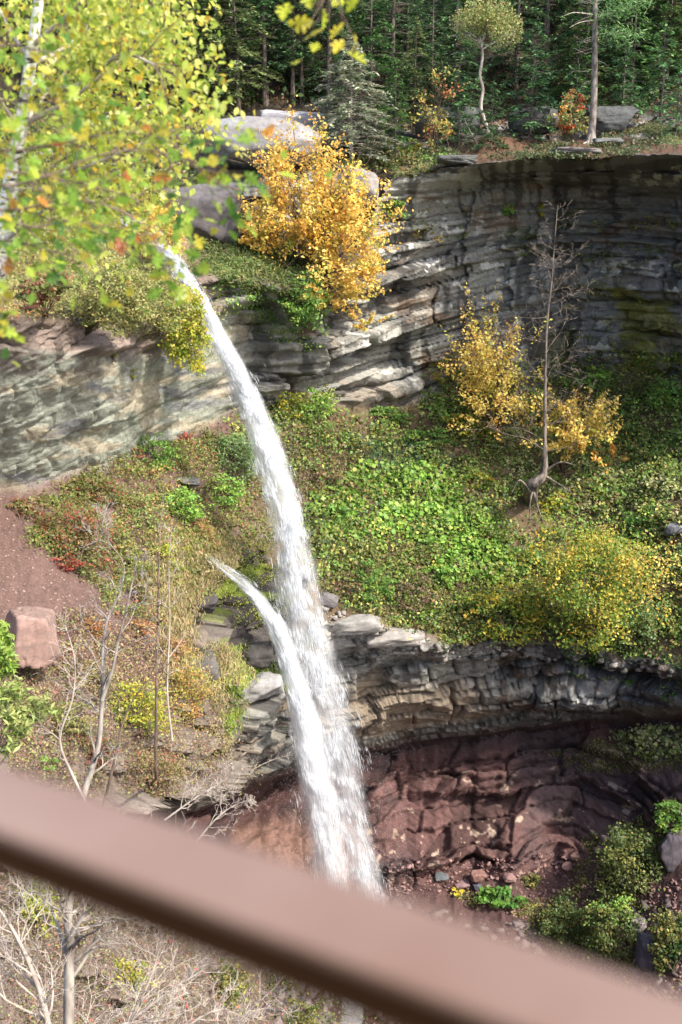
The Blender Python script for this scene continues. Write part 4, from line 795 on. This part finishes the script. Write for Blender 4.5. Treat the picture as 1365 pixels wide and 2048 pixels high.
cover('undergrowth', 'dry grass and dark shrubs on the level ground behind the creek', [(-100,200),(420,215),(480,235),(400,300),(380,440),(200,430),(-100,400)], 16000, [((.18,.20,.07),3),((.12,.16,.05),2),((.3,.22,.1),1.3)], .24, .5, seed=30, gap=.15, gs=40, sig=.4)
cover('undergrowth', 'weeds and moss among the rubble on the ravine floor', [(520,1930),(700,1990),(900,1850),(1365,1990),(1500,2200),(900,2250),(560,2200)], 14000, 'shade', .14, .35, seed=31, gap=.3, gs=45)
cover('undergrowth', 'shaded green cover beyond the right edge of the lower slope', [(1360,700),(1700,760),(1700,1330),(1360,1320)], 12000, 'shade', .22, .5, seed=32, gap=.2, gs=45)
# ------------------------------------------------------------------ bare trees
rg = np.random.default_rng(31)
# dead tree on the slope, crooked root
Yd = 66; G0 = ground(1062, 990)
tp = dens(np.array([G0 + [0, 0, -.2], at(1064, 972, Yd), at(1088, 945, Yd - .2), at(1090, 880, Yd - .3), at(1091, 760, Yd - .3), at(1094, 660, Yd - .2), at(1104, 560, Yd), at(1110, 480, Yd), at(1116, 410, Yd)]))
trr = np.interp(np.linspace(0, 1, len(tp)), [0, .12, .25, .35, .6, 1], [.42, .42, .24, .12, .065, .01]); tw = []; tips = []
for k in range(11, len(tp) - 1):
    f = k / len(tp)
    for _ in range(2 + (f < .85)):
        a = rg.uniform(0, 2 * math.pi); d = np.array([math.cos(a), math.sin(a) * .6, rg.uniform(-.05, .55)]); grow(tp[k] * 1., d, rg.uniform(1.5, 3.6) * (1.2 - f) * 1.35, .026 * (1.3 - f), 2 if f < .8 else 1, tw, tips, rg, 5, .2, .05, 4, .7, .5, .013)
for q in [((1088, 950), (1128, 975), (1160, 1000)), ((1066, 978), (1060, 1010), (1062, 1045)), ((1068, 985), (1078, 1020), (1090, 1050)), ((1088, 945), (1120, 925), (1150, 930)), ((1062, 985), (1040, 960), (1025, 985))]:
    P = dens(line(q, [Yd - .2, Yd - .7, Yd - 1.2])); tw.append((P, np.linspace(.085, .015, len(P))))
polytree('dead_tree', 'bare dead tree with a crooked black root rising from the green slope', [(tp, trr)], M_darkbark, tw, sides=8)
def bare(name, label, base, path, Y, r0, n, L, lev=2, seed=0, m=M_twig, fol=None, up=.08, r1=None, extra=(), f0=.25, kink=.2, rmin=.006):
    rg = np.random.default_rng(seed); P = dens(line(path, Y)); B = ground(*base) if base else None
    if B is not None: P = np.concatenate([[B], P])
    R_ = np.linspace(r0, r1 or r0 * .15, len(P)); tw = []; tips = []; paths = [(P, R_)]
    for e in extra:
        E = dens(line(e[0], e[1])); paths.append((E, np.linspace(e[2], e[2] * .2, len(E))))
    for (Q, RR) in paths:
        for _ in range(int(n * len(Q) / len(P)) + 1):
            k = int(len(Q) * (f0 + (1 - f0) * rg.random())); k = min(k, len(Q) - 2); T = nrm(Q[k + 1] - Q[k]); q = nrm(np.cross(T, rg.normal(size=3)))
            grow(Q[k], T * .7 + q * .8, L * rg.uniform(.5, 1.2) * (1.2 - k / len(Q)), max(rmin, RR[k] * .5), lev, tw, tips, rg, 5, kink, up, 4, .65, .55, rmin)
    fo = None
    if fol: pal, nl, sz = fol; tt = np.array(tips); pos = tt[rg.integers(0, len(tt), nl)] + rg.normal(size=(nl, 3)) * .1; fo = (pos, sz * rg.uniform(.6, 1.3, nl), pick(pal, nl, rg), rg)
    return polytree(name, label, paths, m, tw, fo, sides=6, twm=m)
bare('bare_tree', 'forked bare tree with one dark and one pale stem on the left slope', None, [(150, 1700), (165, 1600), (195, 1500), (205, 1400), (207, 1300), (215, 1240), (240, 1190)], [24.5, 25, 25.3, 25.4, 25.6, 25.8, 26], .10, 16, 1.5, 2, 1, extra=[([(205, 1400), (225, 1340), (240, 1270), (262, 1180), (275, 1110)], 25.2, .05), ([(240, 1190), (248, 1130), (215, 1080), (190, 1040)], 26, .02)], m=M_greybark, fol=([((.45,.30,.12),1),((.5,.14,.1),.6),((.36,.38,.1),1)], 70, .06))
bare('bare_tree', 'slim upright sapling with scattered orange leaves on the left slope', (312, 1560), [(312, 1540), (313, 1400), (316, 1250), (318, 1120), (325, 1010), (328, 940)], [37, 37, 37.3, 37.6, 38, 38.4], .06, 26, 1.3, 1, 2, m=M_stem, fol=([((.50,.30,.10),2),((.36,.38,.1),1.5)], 420, .09))
bare('bare_tree', 'thin curved bare sapling at left, before the pink block', None, [(190, 1640), (150, 1560), (120, 1480), (145, 1400), (150, 1320), (130, 1250)], 20, .035, 16, 1.1, 1, 3)
bare('bare_tree', 'second slim sapling with pale twigs right of the orange leaved one', None, [(345, 1480), (335, 1380), (340, 1250), (338, 1130), (345, 1050)], 34, .04, 20, 1.2, 1, 4, fol=([((.50,.30,.10),1),((.34,.36,.1),1)], 160, .08))
bare('bare_tree', 'dark leaning stem rising right of the forked tree', None, [(200, 1640), (225, 1540), (248, 1440), (280, 1380), (320, 1340)], 26, .045, 14, 1.2, 2, 5, m=M_stem)
bare('bare_tree', 'grey barked tree with a forked trunk below the railing at left', None, [(140, 2300), (138, 2048), (140, 1900), (137, 1820), (150, 1770), (165, 1700)], [16, 16.2, 16.4, 16.5, 16.6, 16.8], .105, 18, 2.0, 2, 6, extra=[([(138, 1840), (125, 1790), (130, 1720)], 16.5, .05), ([(138, 1880), (170, 1830), (205, 1800)], 16.3, .035)], r1=.05, m=M_greybark, up=.04, f0=.3)
bare('bare_tree', 'pale arching branches rising in the lower left corner', None, [(110, 2200), (95, 2040), (60, 1930), (20, 1850), (-30, 1780)], 14.5, .06, 20, 1.5, 2, 7)
for q, (pth, Yq, lb) in enumerate([
 ([(200, 2250), (255, 2060), (300, 1960), (322, 1880), (318, 1850)], 17, 'bare pale shrub stem reaching up right of the grey barked tree'),
 ([(150, 2250), (230, 2080), (330, 1990), (420, 1930), (455, 1880)], 18, 'long bare shrub arching right towards the rail, below the middle'),
 ([(330, 2300), (420, 2120), (490, 2030), (545, 1980), (570, 1950)], 19, 'bare twiggy shrub reaching farthest right at the bottom'),
 ([(90, 2250), (160, 2100), (240, 2050), (330, 2040), (400, 2010)], 16, 'low bare shrub spreading along the bottom edge'),
 ([(260, 2300), (310, 2120), (380, 2050), (440, 2020), (500, 2040)], 17.5, 'bare shrub with pinkish leaf scraps near the bottom middle')]):
    bare('bare_shrub', lb, None, pth, Yq, .035, 22, 1.15, 2, 20 + q, up=.05, fol=([((.55,.15,.12),1),((.36,.38,.1),.6)], 25, .06), f0=.12, kink=.24, rmin=.005)
bare('bare_shrub', 'bare twigs hanging over the lower overhang, upper left of the railing middle', None, [(330, 1640), (400, 1590), (450, 1560), (480, 1520)], 30, .03, 18, .9, 2, 40, f0=.1)
bare('bare_shrub', 'spreading bare twigs in front of the red cave beside the railing', None, [(380, 1700), (430, 1640), (470, 1610), (500, 1600)], 28, .03, 20, .8, 2, 41, f0=.1)
bare('dead_branch', 'thin dead twigs lying along the pale lip of the lower cliff left of the falls', None, [(470, 1585), (500, 1545), (540, 1522), (580, 1510)], 50, .035, 12, .8, 1, 42, f0=.1)
# ------------------------------------------------------------------ water
def water_mat(name, alpha, rough=.35):
    m, n, p = mat(name); p.inputs['Base Color'].default_value = (.95, .97, 1., 1); p.inputs['Roughness'].default_value = rough
    t = N(n, 'ShaderNodeBsdfTranslucent'); t.inputs[0].default_value = (.93, .96, 1., 1)
    mx = N(n, 'ShaderNodeMixShader'); mx.inputs[0].default_value = .45; n.links.new(p.outputs[0], mx.inputs[1]); n.links.new(t.outputs[0], mx.inputs[2])
    tr = N(n, 'ShaderNodeBsdfTransparent'); m2 = N(n, 'ShaderNodeMixShader'); a = N(n, 'ShaderNodeAttribute', attribute_name='Col')
    if alpha:
        uv = N(n, 'ShaderNodeUVMap'); mp = N(n, 'ShaderNodeMapping'); mp.inputs['Scale'].default_value = (12, .6, 1); n.links.new(uv.outputs[0], mp.inputs[0])
        no = N(n, 'ShaderNodeTexNoise'); no.inputs['Scale'].default_value = 1.4; no.inputs['Detail'].default_value = 7; no.inputs['Roughness'].default_value = .62; n.links.new(mp.outputs[0], no.inputs[0])
        mr = N(n, 'ShaderNodeMapRange'); mr.inputs[1].default_value = .30; mr.inputs[2].default_value = .56; n.links.new(no.outputs[0], mr.inputs[0])
        mu = N(n, 'ShaderNodeMath', operation='MULTIPLY'); n.links.new(mr.outputs[0], mu.inputs[0]); n.links.new(a.outputs['Fac'], mu.inputs[1]); n.links.new(mu.outputs[0], m2.inputs[0])
    else: n.links.new(a.outputs['Fac'], m2.inputs[0])
    n.links.new(tr.outputs[0], m2.inputs[1]); n.links.new(m2.outputs[0], mx.inputs[1] if False else n.nodes['Material Output'].inputs[0]); n.links.new(mx.outputs[0], m2.inputs[2])
    return m
M_veil = water_mat('water_veil', True); M_drop = water_mat('water_drops', False)
MAIN = [(490,322,58.6,12,1.),(520,345,58.3,18,1.),(560,370,58.,20,1.),(600,396,57.7,22,1.),(650,425,57.4,25,1.),(700,450,57.2,29,.95),(800,498,56.9,38,.85),(900,535,56.7,44,.75),(1000,562,56.6,44,.66),(1100,582,56.5,50,.5),(1200,596,56.4,62,.42),(1300,617,56.3,68,.38),(1400,644,56.3,64,.38),(1500,668,56.2,58,.4),(1600,688,56.2,52,.42),(1700,715,56.2,38,.55),(1800,735,56.2,44,.5),(1950,735,56.2,50,.4)]
SIDE = [(a, b, c - 2.4, d * 1.25, e) for a, b, c, d, e in [(1112,415,57.6,8,.10),(1135,445,57.2,16,.16),(1160,480,57.,20,.22),(1195,515,56.8,18,.5),(1240,545,56.7,17,.9),(1300,572,56.6,21,1.),(1400,598,56.5,26,1.),(1500,618,56.5,31,.9),(1600,640,56.5,34,.8),(1700,655,56.5,36,.7),(1800,668,56.5,38,.6),(1950,690,56.4,46,.4)]]
def fall(name, label, tab, nd, seed, layers=3):
    rg = np.random.default_rng(seed); T = np.array(tab, float); T[:, 3] *= np.interp(T[:, 0], [500, 700, 1000, 1900], [.95, .8, .8, .95]); yy = T[:, 0]
    f = lambda y, c: np.interp(y, yy, T[:, c])
    VV = []; FF = []; UV = []; CA = []; off = 0; ys = np.linspace(yy[0], yy[-1], 240); us = np.linspace(-1.05, 1.05, 22)
    for L in range(layers):
        YS, US = np.meshgrid(ys, us, indexing='ij'); wob = 5 * fbm(YS / 90, US * 1.2, L * 5.1, seed=seed) + 2.5 * fbm(YS / 22, US * 3, L * 3.3, seed=seed + 1)
        edge = US * f(YS, 3) * (1 + .25 * fbm(YS / 60, np.sign(US) * 7., L * 2., seed=seed + 2)) + wob
        Yd = f(YS, 2) + (L - 1) * .35 + .5 * (US ** 2) + .25 * fbm(YS / 40, US * 2, L, seed=seed + 3)
        P = at(f(YS, 1) + edge, YS, Yd); al = f(YS, 4) * np.clip(1.3 * (1 - np.abs(US) ** 1.5), 0, 1) * np.clip(.85 + 1.3 * fbm(US * 2.2, YS / 110, L * 4., seed=seed + 9), .15, 1) * (.82 if L else 1)
        VV.append(P.reshape(-1, 3)); j, i = np.meshgrid(np.arange(239), np.arange(21), indexing='ij'); a = (j * 22 + i).ravel() + off; FF.append(np.stack([a, a + 22, a + 23, a + 1], -1)); off += 240 * 22
        sc = P[..., 2]; UV.append(np.stack([US * .9 * (f(YS, 3) / 40) + L * 3.7, sc + L * 11.3], -1).reshape(-1, 2)); CA.append(al.ravel())
    V = np.concatenate(VV); F = np.concatenate(FF); uv = np.concatenate(UV); al = np.concatenate(CA)
    root = mesh(name, V, F, M_veil, smooth=True, vcols=np.repeat(al[:, None], 3, 1)); l = root.data.uv_layers.new(name='UVMap'); l.data.foreach_set('uv', uv[F.ravel()].astype(np.float32).ravel())
    tag(root, label, kind='structure')
    # drifting spray beside the fall
    ns = nd // 3; y_ = yy[0] + (yy[-1] - yy[0]) * rg.random(ns) ** .6; s_2 = rg.normal(size=ns) * 1.0; sp = at(f(y_, 1) + s_2 * f(y_, 3) * np.interp(y_, [500, 1200, 1900], [.8, 1.3, 1.7]) - 3, y_ + rg.normal(size=ns) * 6, f(y_, 2) + rg.normal(size=ns) * .6)
    Vs, Fs = leaves(sp, rg.uniform(.02, .055, ns), rg, (0, -1, .3), 1., .7); mesh('spray', Vs, Fs, M_drop, root, vcols=np.full((ns * 4, 3), .28))
    # streaming drops: slender tapered spindles along the fall
    u = rg.random(nd); y = yy[0] + (yy[-1] - yy[0]) * u; s = rg.normal(size=nd) * .5; s = np.where(np.abs(s) > 1.5, s * .5, s); far = rg.random(nd) < .1; s = np.where(far, s * 1.9, s)
    tear = fbm(s * 2.5 + 3, y / 26, seed=seed + 6); dn = np.interp(y, [yy[0], yy[0] + 60, yy[0] + 130, 1300, 1900], [.04 if yy[0] > 1000 else 1, .35 if yy[0] > 1000 else 1, .85, .5, .36]); keep = (rg.random(nd) < dn) & (tear + .22 * fbm(s * 1.2 + 9, y / 75, seed=seed + 8) > -.12 + .45 * np.abs(s) * .55 + .2 * rg.random(nd) - .3 * (y < 600)) | (y < 560) & (yy[0] < 600); y, s, far = y[keep], s[keep], far[keep]; nd = len(y)
    e = s * f(y, 3) + 3 * fbm(y / 30, s * 2, seed=seed + 1); P = at(f(y, 1) + e, y, f(y, 2) + rg.normal(size=nd) * .35 - .15); k = 4.
    Q = at(f(y + k, 1) + e, y + k, f(y + k, 2)) - at(f(y, 1) + e, y, f(y, 2)); D = nrm(Q); ln = rg.uniform(.2, .62, nd) * np.interp(y, [500, 800, 1800], [.7, 1., 1.5]); wd = rg.uniform(.005, .0165, nd) * np.where(far, .6, 1.); ln = np.where(far, ln * .5, ln)
    A = nrm(np.cross(D, rg.normal(size=(nd, 3)))); B_ = np.cross(D, A)
    c3 = [A, -.5 * A + .87 * B_, -.5 * A - .87 * B_]; Vd = np.stack([P - D * ln[:, None] / 2] + [P + D * ln[:, None] * .15 + c * wd[:, None] for c in c3] + [P + D * ln[:, None] / 2], 1)
    b = (np.arange(nd) * 5)[:, None, None]; Ft = np.array([[0, 2, 1], [0, 3, 2], [0, 1, 3], [4, 1, 2], [4, 2, 3], [4, 3, 1]])[None] + b
    mesh('drops', Vd.reshape(-1, 3), Ft.reshape(-1, 3), M_drop, root, vcols=np.repeat(rg.uniform(.2, .8, (nd, 1)), 5, 0) * np.ones((1, 3)))
fall('waterfall_water', 'white water of the tall waterfall arcing down past both cliffs', MAIN, 75000, 3)
fall('cascade_water', 'thin side cascade leaping off the mossy ledge into the main fall', SIDE, 36000, 4)
# stream just behind the lip
P = at(*np.array([(322, 500, 58.9), (305, 475, 61), (280, 455, 64), (240, 430, 68)]).T); wv = []
for p, h in zip(P, (.45, .6, .8, 1.)): wv += [p + [-h, 0, .12], p + [h, 0, .12]]
tag(mesh('stream_water', wv, np.array([[0, 1, 3, 2], [2, 3, 5, 4], [4, 5, 7, 6]]), M_drop, vcols=np.full((8, 3), .8)), 'bright creek water sliding to the lip of the falls', kind='structure')

# churned water and splash where the fall lands, and the creek leaving it
rs = np.random.default_rng(12); sx = np.concatenate([np.linspace(735, 700, 6), np.linspace(690, 640, 8)]); sy = np.concatenate([np.linspace(1850, 1960, 6), np.linspace(2000, 2400, 8)]); wv = []
for a_, b_, h in zip(sx, sy, np.linspace(1.3, .7, 14)):
    g = ground(a_, b_); wv += [g + [-h, 0, .22], g + [-h * .3, 0, .3], g + [h * .3, 0, .3], g + [h, 0, .22]]
Fq = np.array([[i * 4 + j, i * 4 + j + 1, i * 4 + j + 5, i * 4 + j + 4] for i in range(13) for j in range(3)])
tag(mesh('creek_water', wv, Fq, M_drop, vcols=np.full((len(wv), 3), .25), smooth=True), 'foaming creek running off from the foot of the falls', kind='structure')
g = ground(725, 1900); sp = g + np.abs(rs.normal(size=(9000, 3))) * np.array([1.3, 1.0, .9]) * rs.choice([-1, 1], (9000, 3)) * [1, 1, 0] + np.abs(rs.normal(size=(9000, 3))) * [0, 0, .9]
Vs, Fs = leaves(sp, rs.uniform(.03, .09, 9000), rs, (0, -1, .3), 1., .7); tag(mesh('splash_water', Vs, Fs, M_drop, vcols=np.full((36000, 3), .35)), 'white splash at the foot of the falls', kind='structure')
# ------------------------------------------------------------------ birch in front at left
def birch():
    rg = np.random.default_rng(91); Yb = 9.4
    tp = dens(line([(-75, 820), (-30, 640), (5, 480), (22, 370), (45, 240), (62, 120), (78, 0), (88, -120), (95, -300)], [Yb] * 9)); zb = bankz(-4.2, Yb)
    tp = np.concatenate([[[tp[0][0] - .9, Yb, zb - .3], [tp[0][0] - .5, Yb, (tp[0][2] + zb) / 2]], tp]); rr = np.interp(np.linspace(0, 1, len(tp)), [0, .2, .5, 1], [.13, .085, .052, .02])
    tw = []; tips = []; limbs = []
    lp = [((0, 490), (60, 440), (120, 400)), ((-10, 520), (30, 470), (45, 420), (58, 400)), ((10, 460), (-40, 380), (-60, 300)), ((40, 260), (90, 190), (160, 120), (230, 90)), ((30, 330), (110, 300), (200, 240), (300, 210)), ((50, 200), (120, 110), (200, 40), (280, -20)), ((60, 120), (20, 60), (-20, -20)), ((66, 90), (150, 20), (220, -60), (300, -90)), ((76, 0), (160, -60), (260, -60), (335, 10)), ((45, 250), (140, 200), (230, 130), (310, 70)), ((20, 380), (100, 380), (180, 400), (260, 430)), ((30, 330), (120, 350), (230, 310), (350, 260)), ((40, 260), (0, 200), (-30, 150)), ((52, 180), (160, 170), (240, 110), (310, 130)), ((76, 0), (60, -80), (20, -140)), ((60, 130), (140, 90), (180, 40), (190, -20))]
    for q in lp:
        d0 = rg.uniform(-1.6, 2.2); P = dens(line(q, [Yb + d0 * f for f in np.linspace(0, 1, len(q))])); limbs.append((P, np.linspace(.022, .006, len(P))))
        for k in range(3, len(P)):
            for _ in range(2):
                T = nrm(P[k] - P[k - 1]); qd = nrm(np.cross(T, rg.normal(size=3))); grow(P[k], T * .6 + qd * .8, rg.uniform(.25, .52), .005, 1, tw, tips, rg, 4, .2, -.04, 3, .6, .6, .002)
    B = tp[0]; t = thing('birch_tree', 'white barked birch with sunlit yellow green leaves filling the upper left', 'tree', B)
    V, F = tubes([(tp - B, rr)], 10); mesh('trunk', V, F, M_birch, t, smooth=True)
    V, F = tubes([(p - B, r) for p, r in limbs], 6); mesh('limb', V, F, M_twig, t, smooth=True)
    V, F = tubes([(p - B, r) for p, r in tw], 4); mesh('twigs', V, F, M_stem, t)
    tp_ = np.array(tips); n = 10500; pos = tp_[rg.integers(0, len(tp_), n)] + rg.normal(size=(n, 3)) * np.array([.10, .12, .09])
    # hanging oval leaves, six sided
    sz = rg.uniform(.035, .062, n); nn = nrm(rg.normal(size=(n, 3)) * .9 + [.35, -.35, .35]); T = nrm(rg.normal(size=(n, 3)) * .6 + [0, 0, -1]); T = nrm(T - nn * (T * nn).sum(-1, keepdims=True)); Bv = np.cross(nn, T); s = sz[:, None]
    ring = [(-.55, 0, 0), (-.25, .30, .07), (.12, .34, .09), (.62, 0, 0), (.12, -.34, .09), (-.25, -.30, .07)]
    V = np.stack([pos + T * s * a + Bv * s * b + nn * s * c for a, b, c in ring], 1).reshape(-1, 3) - B
    F = np.concatenate([np.stack([np.arange(n) * 6 + i for i in ix], -1) for ix in ((0, 1, 2, 3), (0, 3, 4, 5))])
    col = pick([((.52,.60,.10),3),((.70,.70,.16),2.6),((.28,.38,.05),2),((.66,.55,.06),1.4),((.62,.36,.05),.35)], n, rg) * rg.uniform(.8, 1.2, (n, 1))
    mesh('crown', V, F, M_near, t, vcols=np.repeat(np.clip(col, 0, .85), 6, 0))
birch()
# ------------------------------------------------------------------ oak branches nearer still
def oak(label, stems, Y, n, pal, seed, trunk=None, size=.08, spreadr=.16, name='oak_tree'):
    rg = np.random.default_rng(seed); limbs = []; tw = []; tips = []
    for q in stems:
        P = dens(line(q, Y + rg.uniform(-.3, .3))); limbs.append((P, np.linspace(.008, .002, len(P))))
        for k in range(3, len(P)):
            T = nrm(P[k] - P[k - 1]); qd = nrm(np.cross(T, rg.normal(size=3))); grow(P[k], T * .8 + qd * .6, rg.uniform(.12, .26), .003, 0, tw, tips, rg, 3, .15, 0, 2, .6, .6, .0015)
    paths = limbs; B = limbs[0][0][0]
    if trunk is not None: B = trunk[0][0]
    t = thing(name, label, 'tree', B)
    if trunk is not None: V, F = tubes([(np.array(trunk[0]) - B, trunk[1])], 10); mesh('trunk', V, F, M_bark, t, smooth=True)
    V, F = tubes([(p - B, r) for p, r in limbs], 6); mesh('limb', V, F, M_stem, t, smooth=True)
    V, F = tubes([(p - B, r) for p, r in tw], 4); mesh('twigs', V, F, M_stem, t)
    tt = np.array(tips); pos = tt[rg.integers(0, len(tt), n)] + rg.normal(size=(n, 3)) * spreadr * .4
    out = np.array([(-.5,0),(-.42,.05),(-.33,.16),(-.25,.08),(-.14,.30),(-.05,.36),(-.02,.12),(.10,.34),(.20,.36),(.20,.12),(.32,.20),(.38,.10),(.5,.02)]); out = np.concatenate([out, out[1:-1][::-1] * [1, -1]]); m_ = len(out)
    nn = nrm(rg.normal(size=(n, 3)) * .8 + [.3, -.45, .5]); T = nrm(rg.normal(size=(n, 3)) * .8 + [.3, 0, -.5]); T = nrm(T - nn * (T * nn).sum(-1, keepdims=True)); Bv = np.cross(nn, T); s = (size * rg.uniform(.6, 1.2, n))[:, None]
    curl = rg.uniform(-.5, .7, (n, 1))
    V = np.stack([pos + T * s * a + Bv * s * b + nn * s * (abs(b) * .35 + curl * a * a * .5) for a, b in out] + [pos + nn * s * 0], 1).reshape(-1, 3) - B
    k = m_ + 1; F = np.concatenate([np.stack([np.arange(n) * k + m_, np.arange(n) * k + i, np.arange(n) * k + (i + 1) % m_], -1) for i in range(m_)])
    mesh('crown', V, F, M_near, t, vcols=np.repeat(np.clip(pick(pal, n, rg) * rg.uniform(.75, 1.25, (n, 1)), 0, .85), k, 0))
OAKP = [((.27,.44,.05),3),((.48,.60,.07),3.4),((.12,.26,.04),1.5),((.62,.52,.06),1.2),((.62,.26,.05),.55),((.48,.13,.04),.2)]
ot = np.array([[-3.4, 5.8, bankz(-3.4, 5.8) - .2], [-3.2, 5.8, -3.], [-2.9, 5.7, -1.], [-2.7, 5.7, .6], [-2.6, 5.6, 2.6]])
oak('oak with lobed green and orange leaves reaching in from the left edge', [
 [(-480, 330), (-200, 350), (0, 372), (100, 350), (200, 310), (300, 300), (400, 325), (490, 310)], [(-480, 260), (-150, 260), (0, 300), (110, 290), (230, 265), (340, 285), (430, 360), (480, 400)],
 [(-480, 420), (-200, 440), (0, 442), (70, 455), (150, 440), (220, 470), (330, 500)], [(-480, 420), (-100, 480), (0, 520), (-10, 570), (5, 600)], [(-300, 380), (0, 420), (130, 400), (240, 420), (300, 470), (340, 530)],
 [(-480, 200), (-200, 180), (0, 200), (60, 210), (100, 230)], [(-400, 300), (0, 340), (150, 365), (260, 390), (330, 380)], [(-480, 100), (-100, 110), (20, 90), (70, 100)], [(-400, 450), (0, 480), (90, 500), (150, 512)]], 5.5, 440, OAKP, 3, trunk=(ot, [.16, .13, .11, .09, .06]))
oak('sprig of bright yellow maple leaves hanging into the top of the view', [[(700, -400), (680, -160), (660, -30), (645, 5)], [(690, -200), (688, -60), (672, 8)]], 5.2, 17, [((.62,.66,.05),3),((.72,.60,.06),1.5)], 5, size=.10, spreadr=.10, name='maple_tree',
    trunk=(np.array([[.35, 5.2, bankz(.35, 5.2) - .2 + 0], [.5, 5.25, 1.2], [.42, 5.2, 2.4]]), [.001, .001, .001]) if False else None)

# ------------------------------------------------------------------ handrail
Zr = -.42; A = np.array([-.25, .797]); Bq = np.array([.181, .541]); dr = nrm(Bq - A); nr = np.array([dr[1], -dr[0]]); nr = nr if nr[1] < 0 else -nr
def rail_mat(c1, c2, ro):
    m, n, p = mat('rail_baked_light'); tc = N(n, 'ShaderNodeTexCoord'); no = N(n, 'ShaderNodeTexNoise'); no.inputs['Scale'].default_value = 3.2; no.inputs['Detail'].default_value = 8
    cr = N(n, 'ShaderNodeValToRGB'); cr.color_ramp.elements[0].position = .35; cr.color_ramp.elements[1].position = .7; cr.color_ramp.elements[0].color = (*c1, 1); cr.color_ramp.elements[1].color = (*c2, 1)
    n.links.new(tc.outputs['Object'], no.inputs[0]); n.links.new(no.outputs[0], cr.inputs[0]); n.links.new(cr.outputs[0], p.inputs['Base Color']); p.inputs['Roughness'].default_value = ro; p.inputs['Specular IOR Level'].default_value = .15 if ro > .4 else .8; return m
MR_shade = rail_mat((.035, .013, .003), (.05, .018, .005), .7); MT_sheen = rail_mat((.13, .06, .028), (.22, .14, .10), .3); rail = thing('handrail', 'brown painted handrail crossing low in front of the view, out of focus', 'railing', (A[0], A[1], Zr))  # one paint in two tones: shade put into sides, sky reflection into top
def bar(name, t0, t1, o0, o1, z0, z1, bev=.006, m=None):
    import bmesh
    bm = bmesh.new(); vs = []
    for t_ in (t0, t1):
        for o_, z_ in ((o0, z0), (o1, z0), (o1, z1), (o0, z1)):
            q = dr * t_ + nr * o_; vs.append(bm.verts.new((q[0], q[1], z_)))
    for f in ((0, 1, 2, 3), (7, 6, 5, 4), (0, 4, 5, 1), (1, 5, 6, 2), (2, 6, 7, 3), (3, 7, 4, 0)): bm.faces.new([vs[i] for i in f])
    bmesh.ops.recalc_face_normals(bm, faces=bm.faces); bmesh.ops.bevel(bm, geom=bm.edges[:], offset=bev, segments=4, affect='EDGES', profile=.6)
    me = bpy.data.meshes.new(name); bm.to_mesh(me); bm.free(); me.materials.append(m or MR_shade); o = bpy.data.objects.new(name, me); C.objects.link(o); o.parent = rail; return o
bar('top_board', -2.2, 2.0, 0, .067, -.010, 0, .004, MT_sheen)
bar('side_board', -2.2, 2.0, .005, .063, -.040, -.0105, .006)
for k in (-1.9, 1.7): bar('post', k, k + .07, .0, .06, -1.35, -.0465, .006)
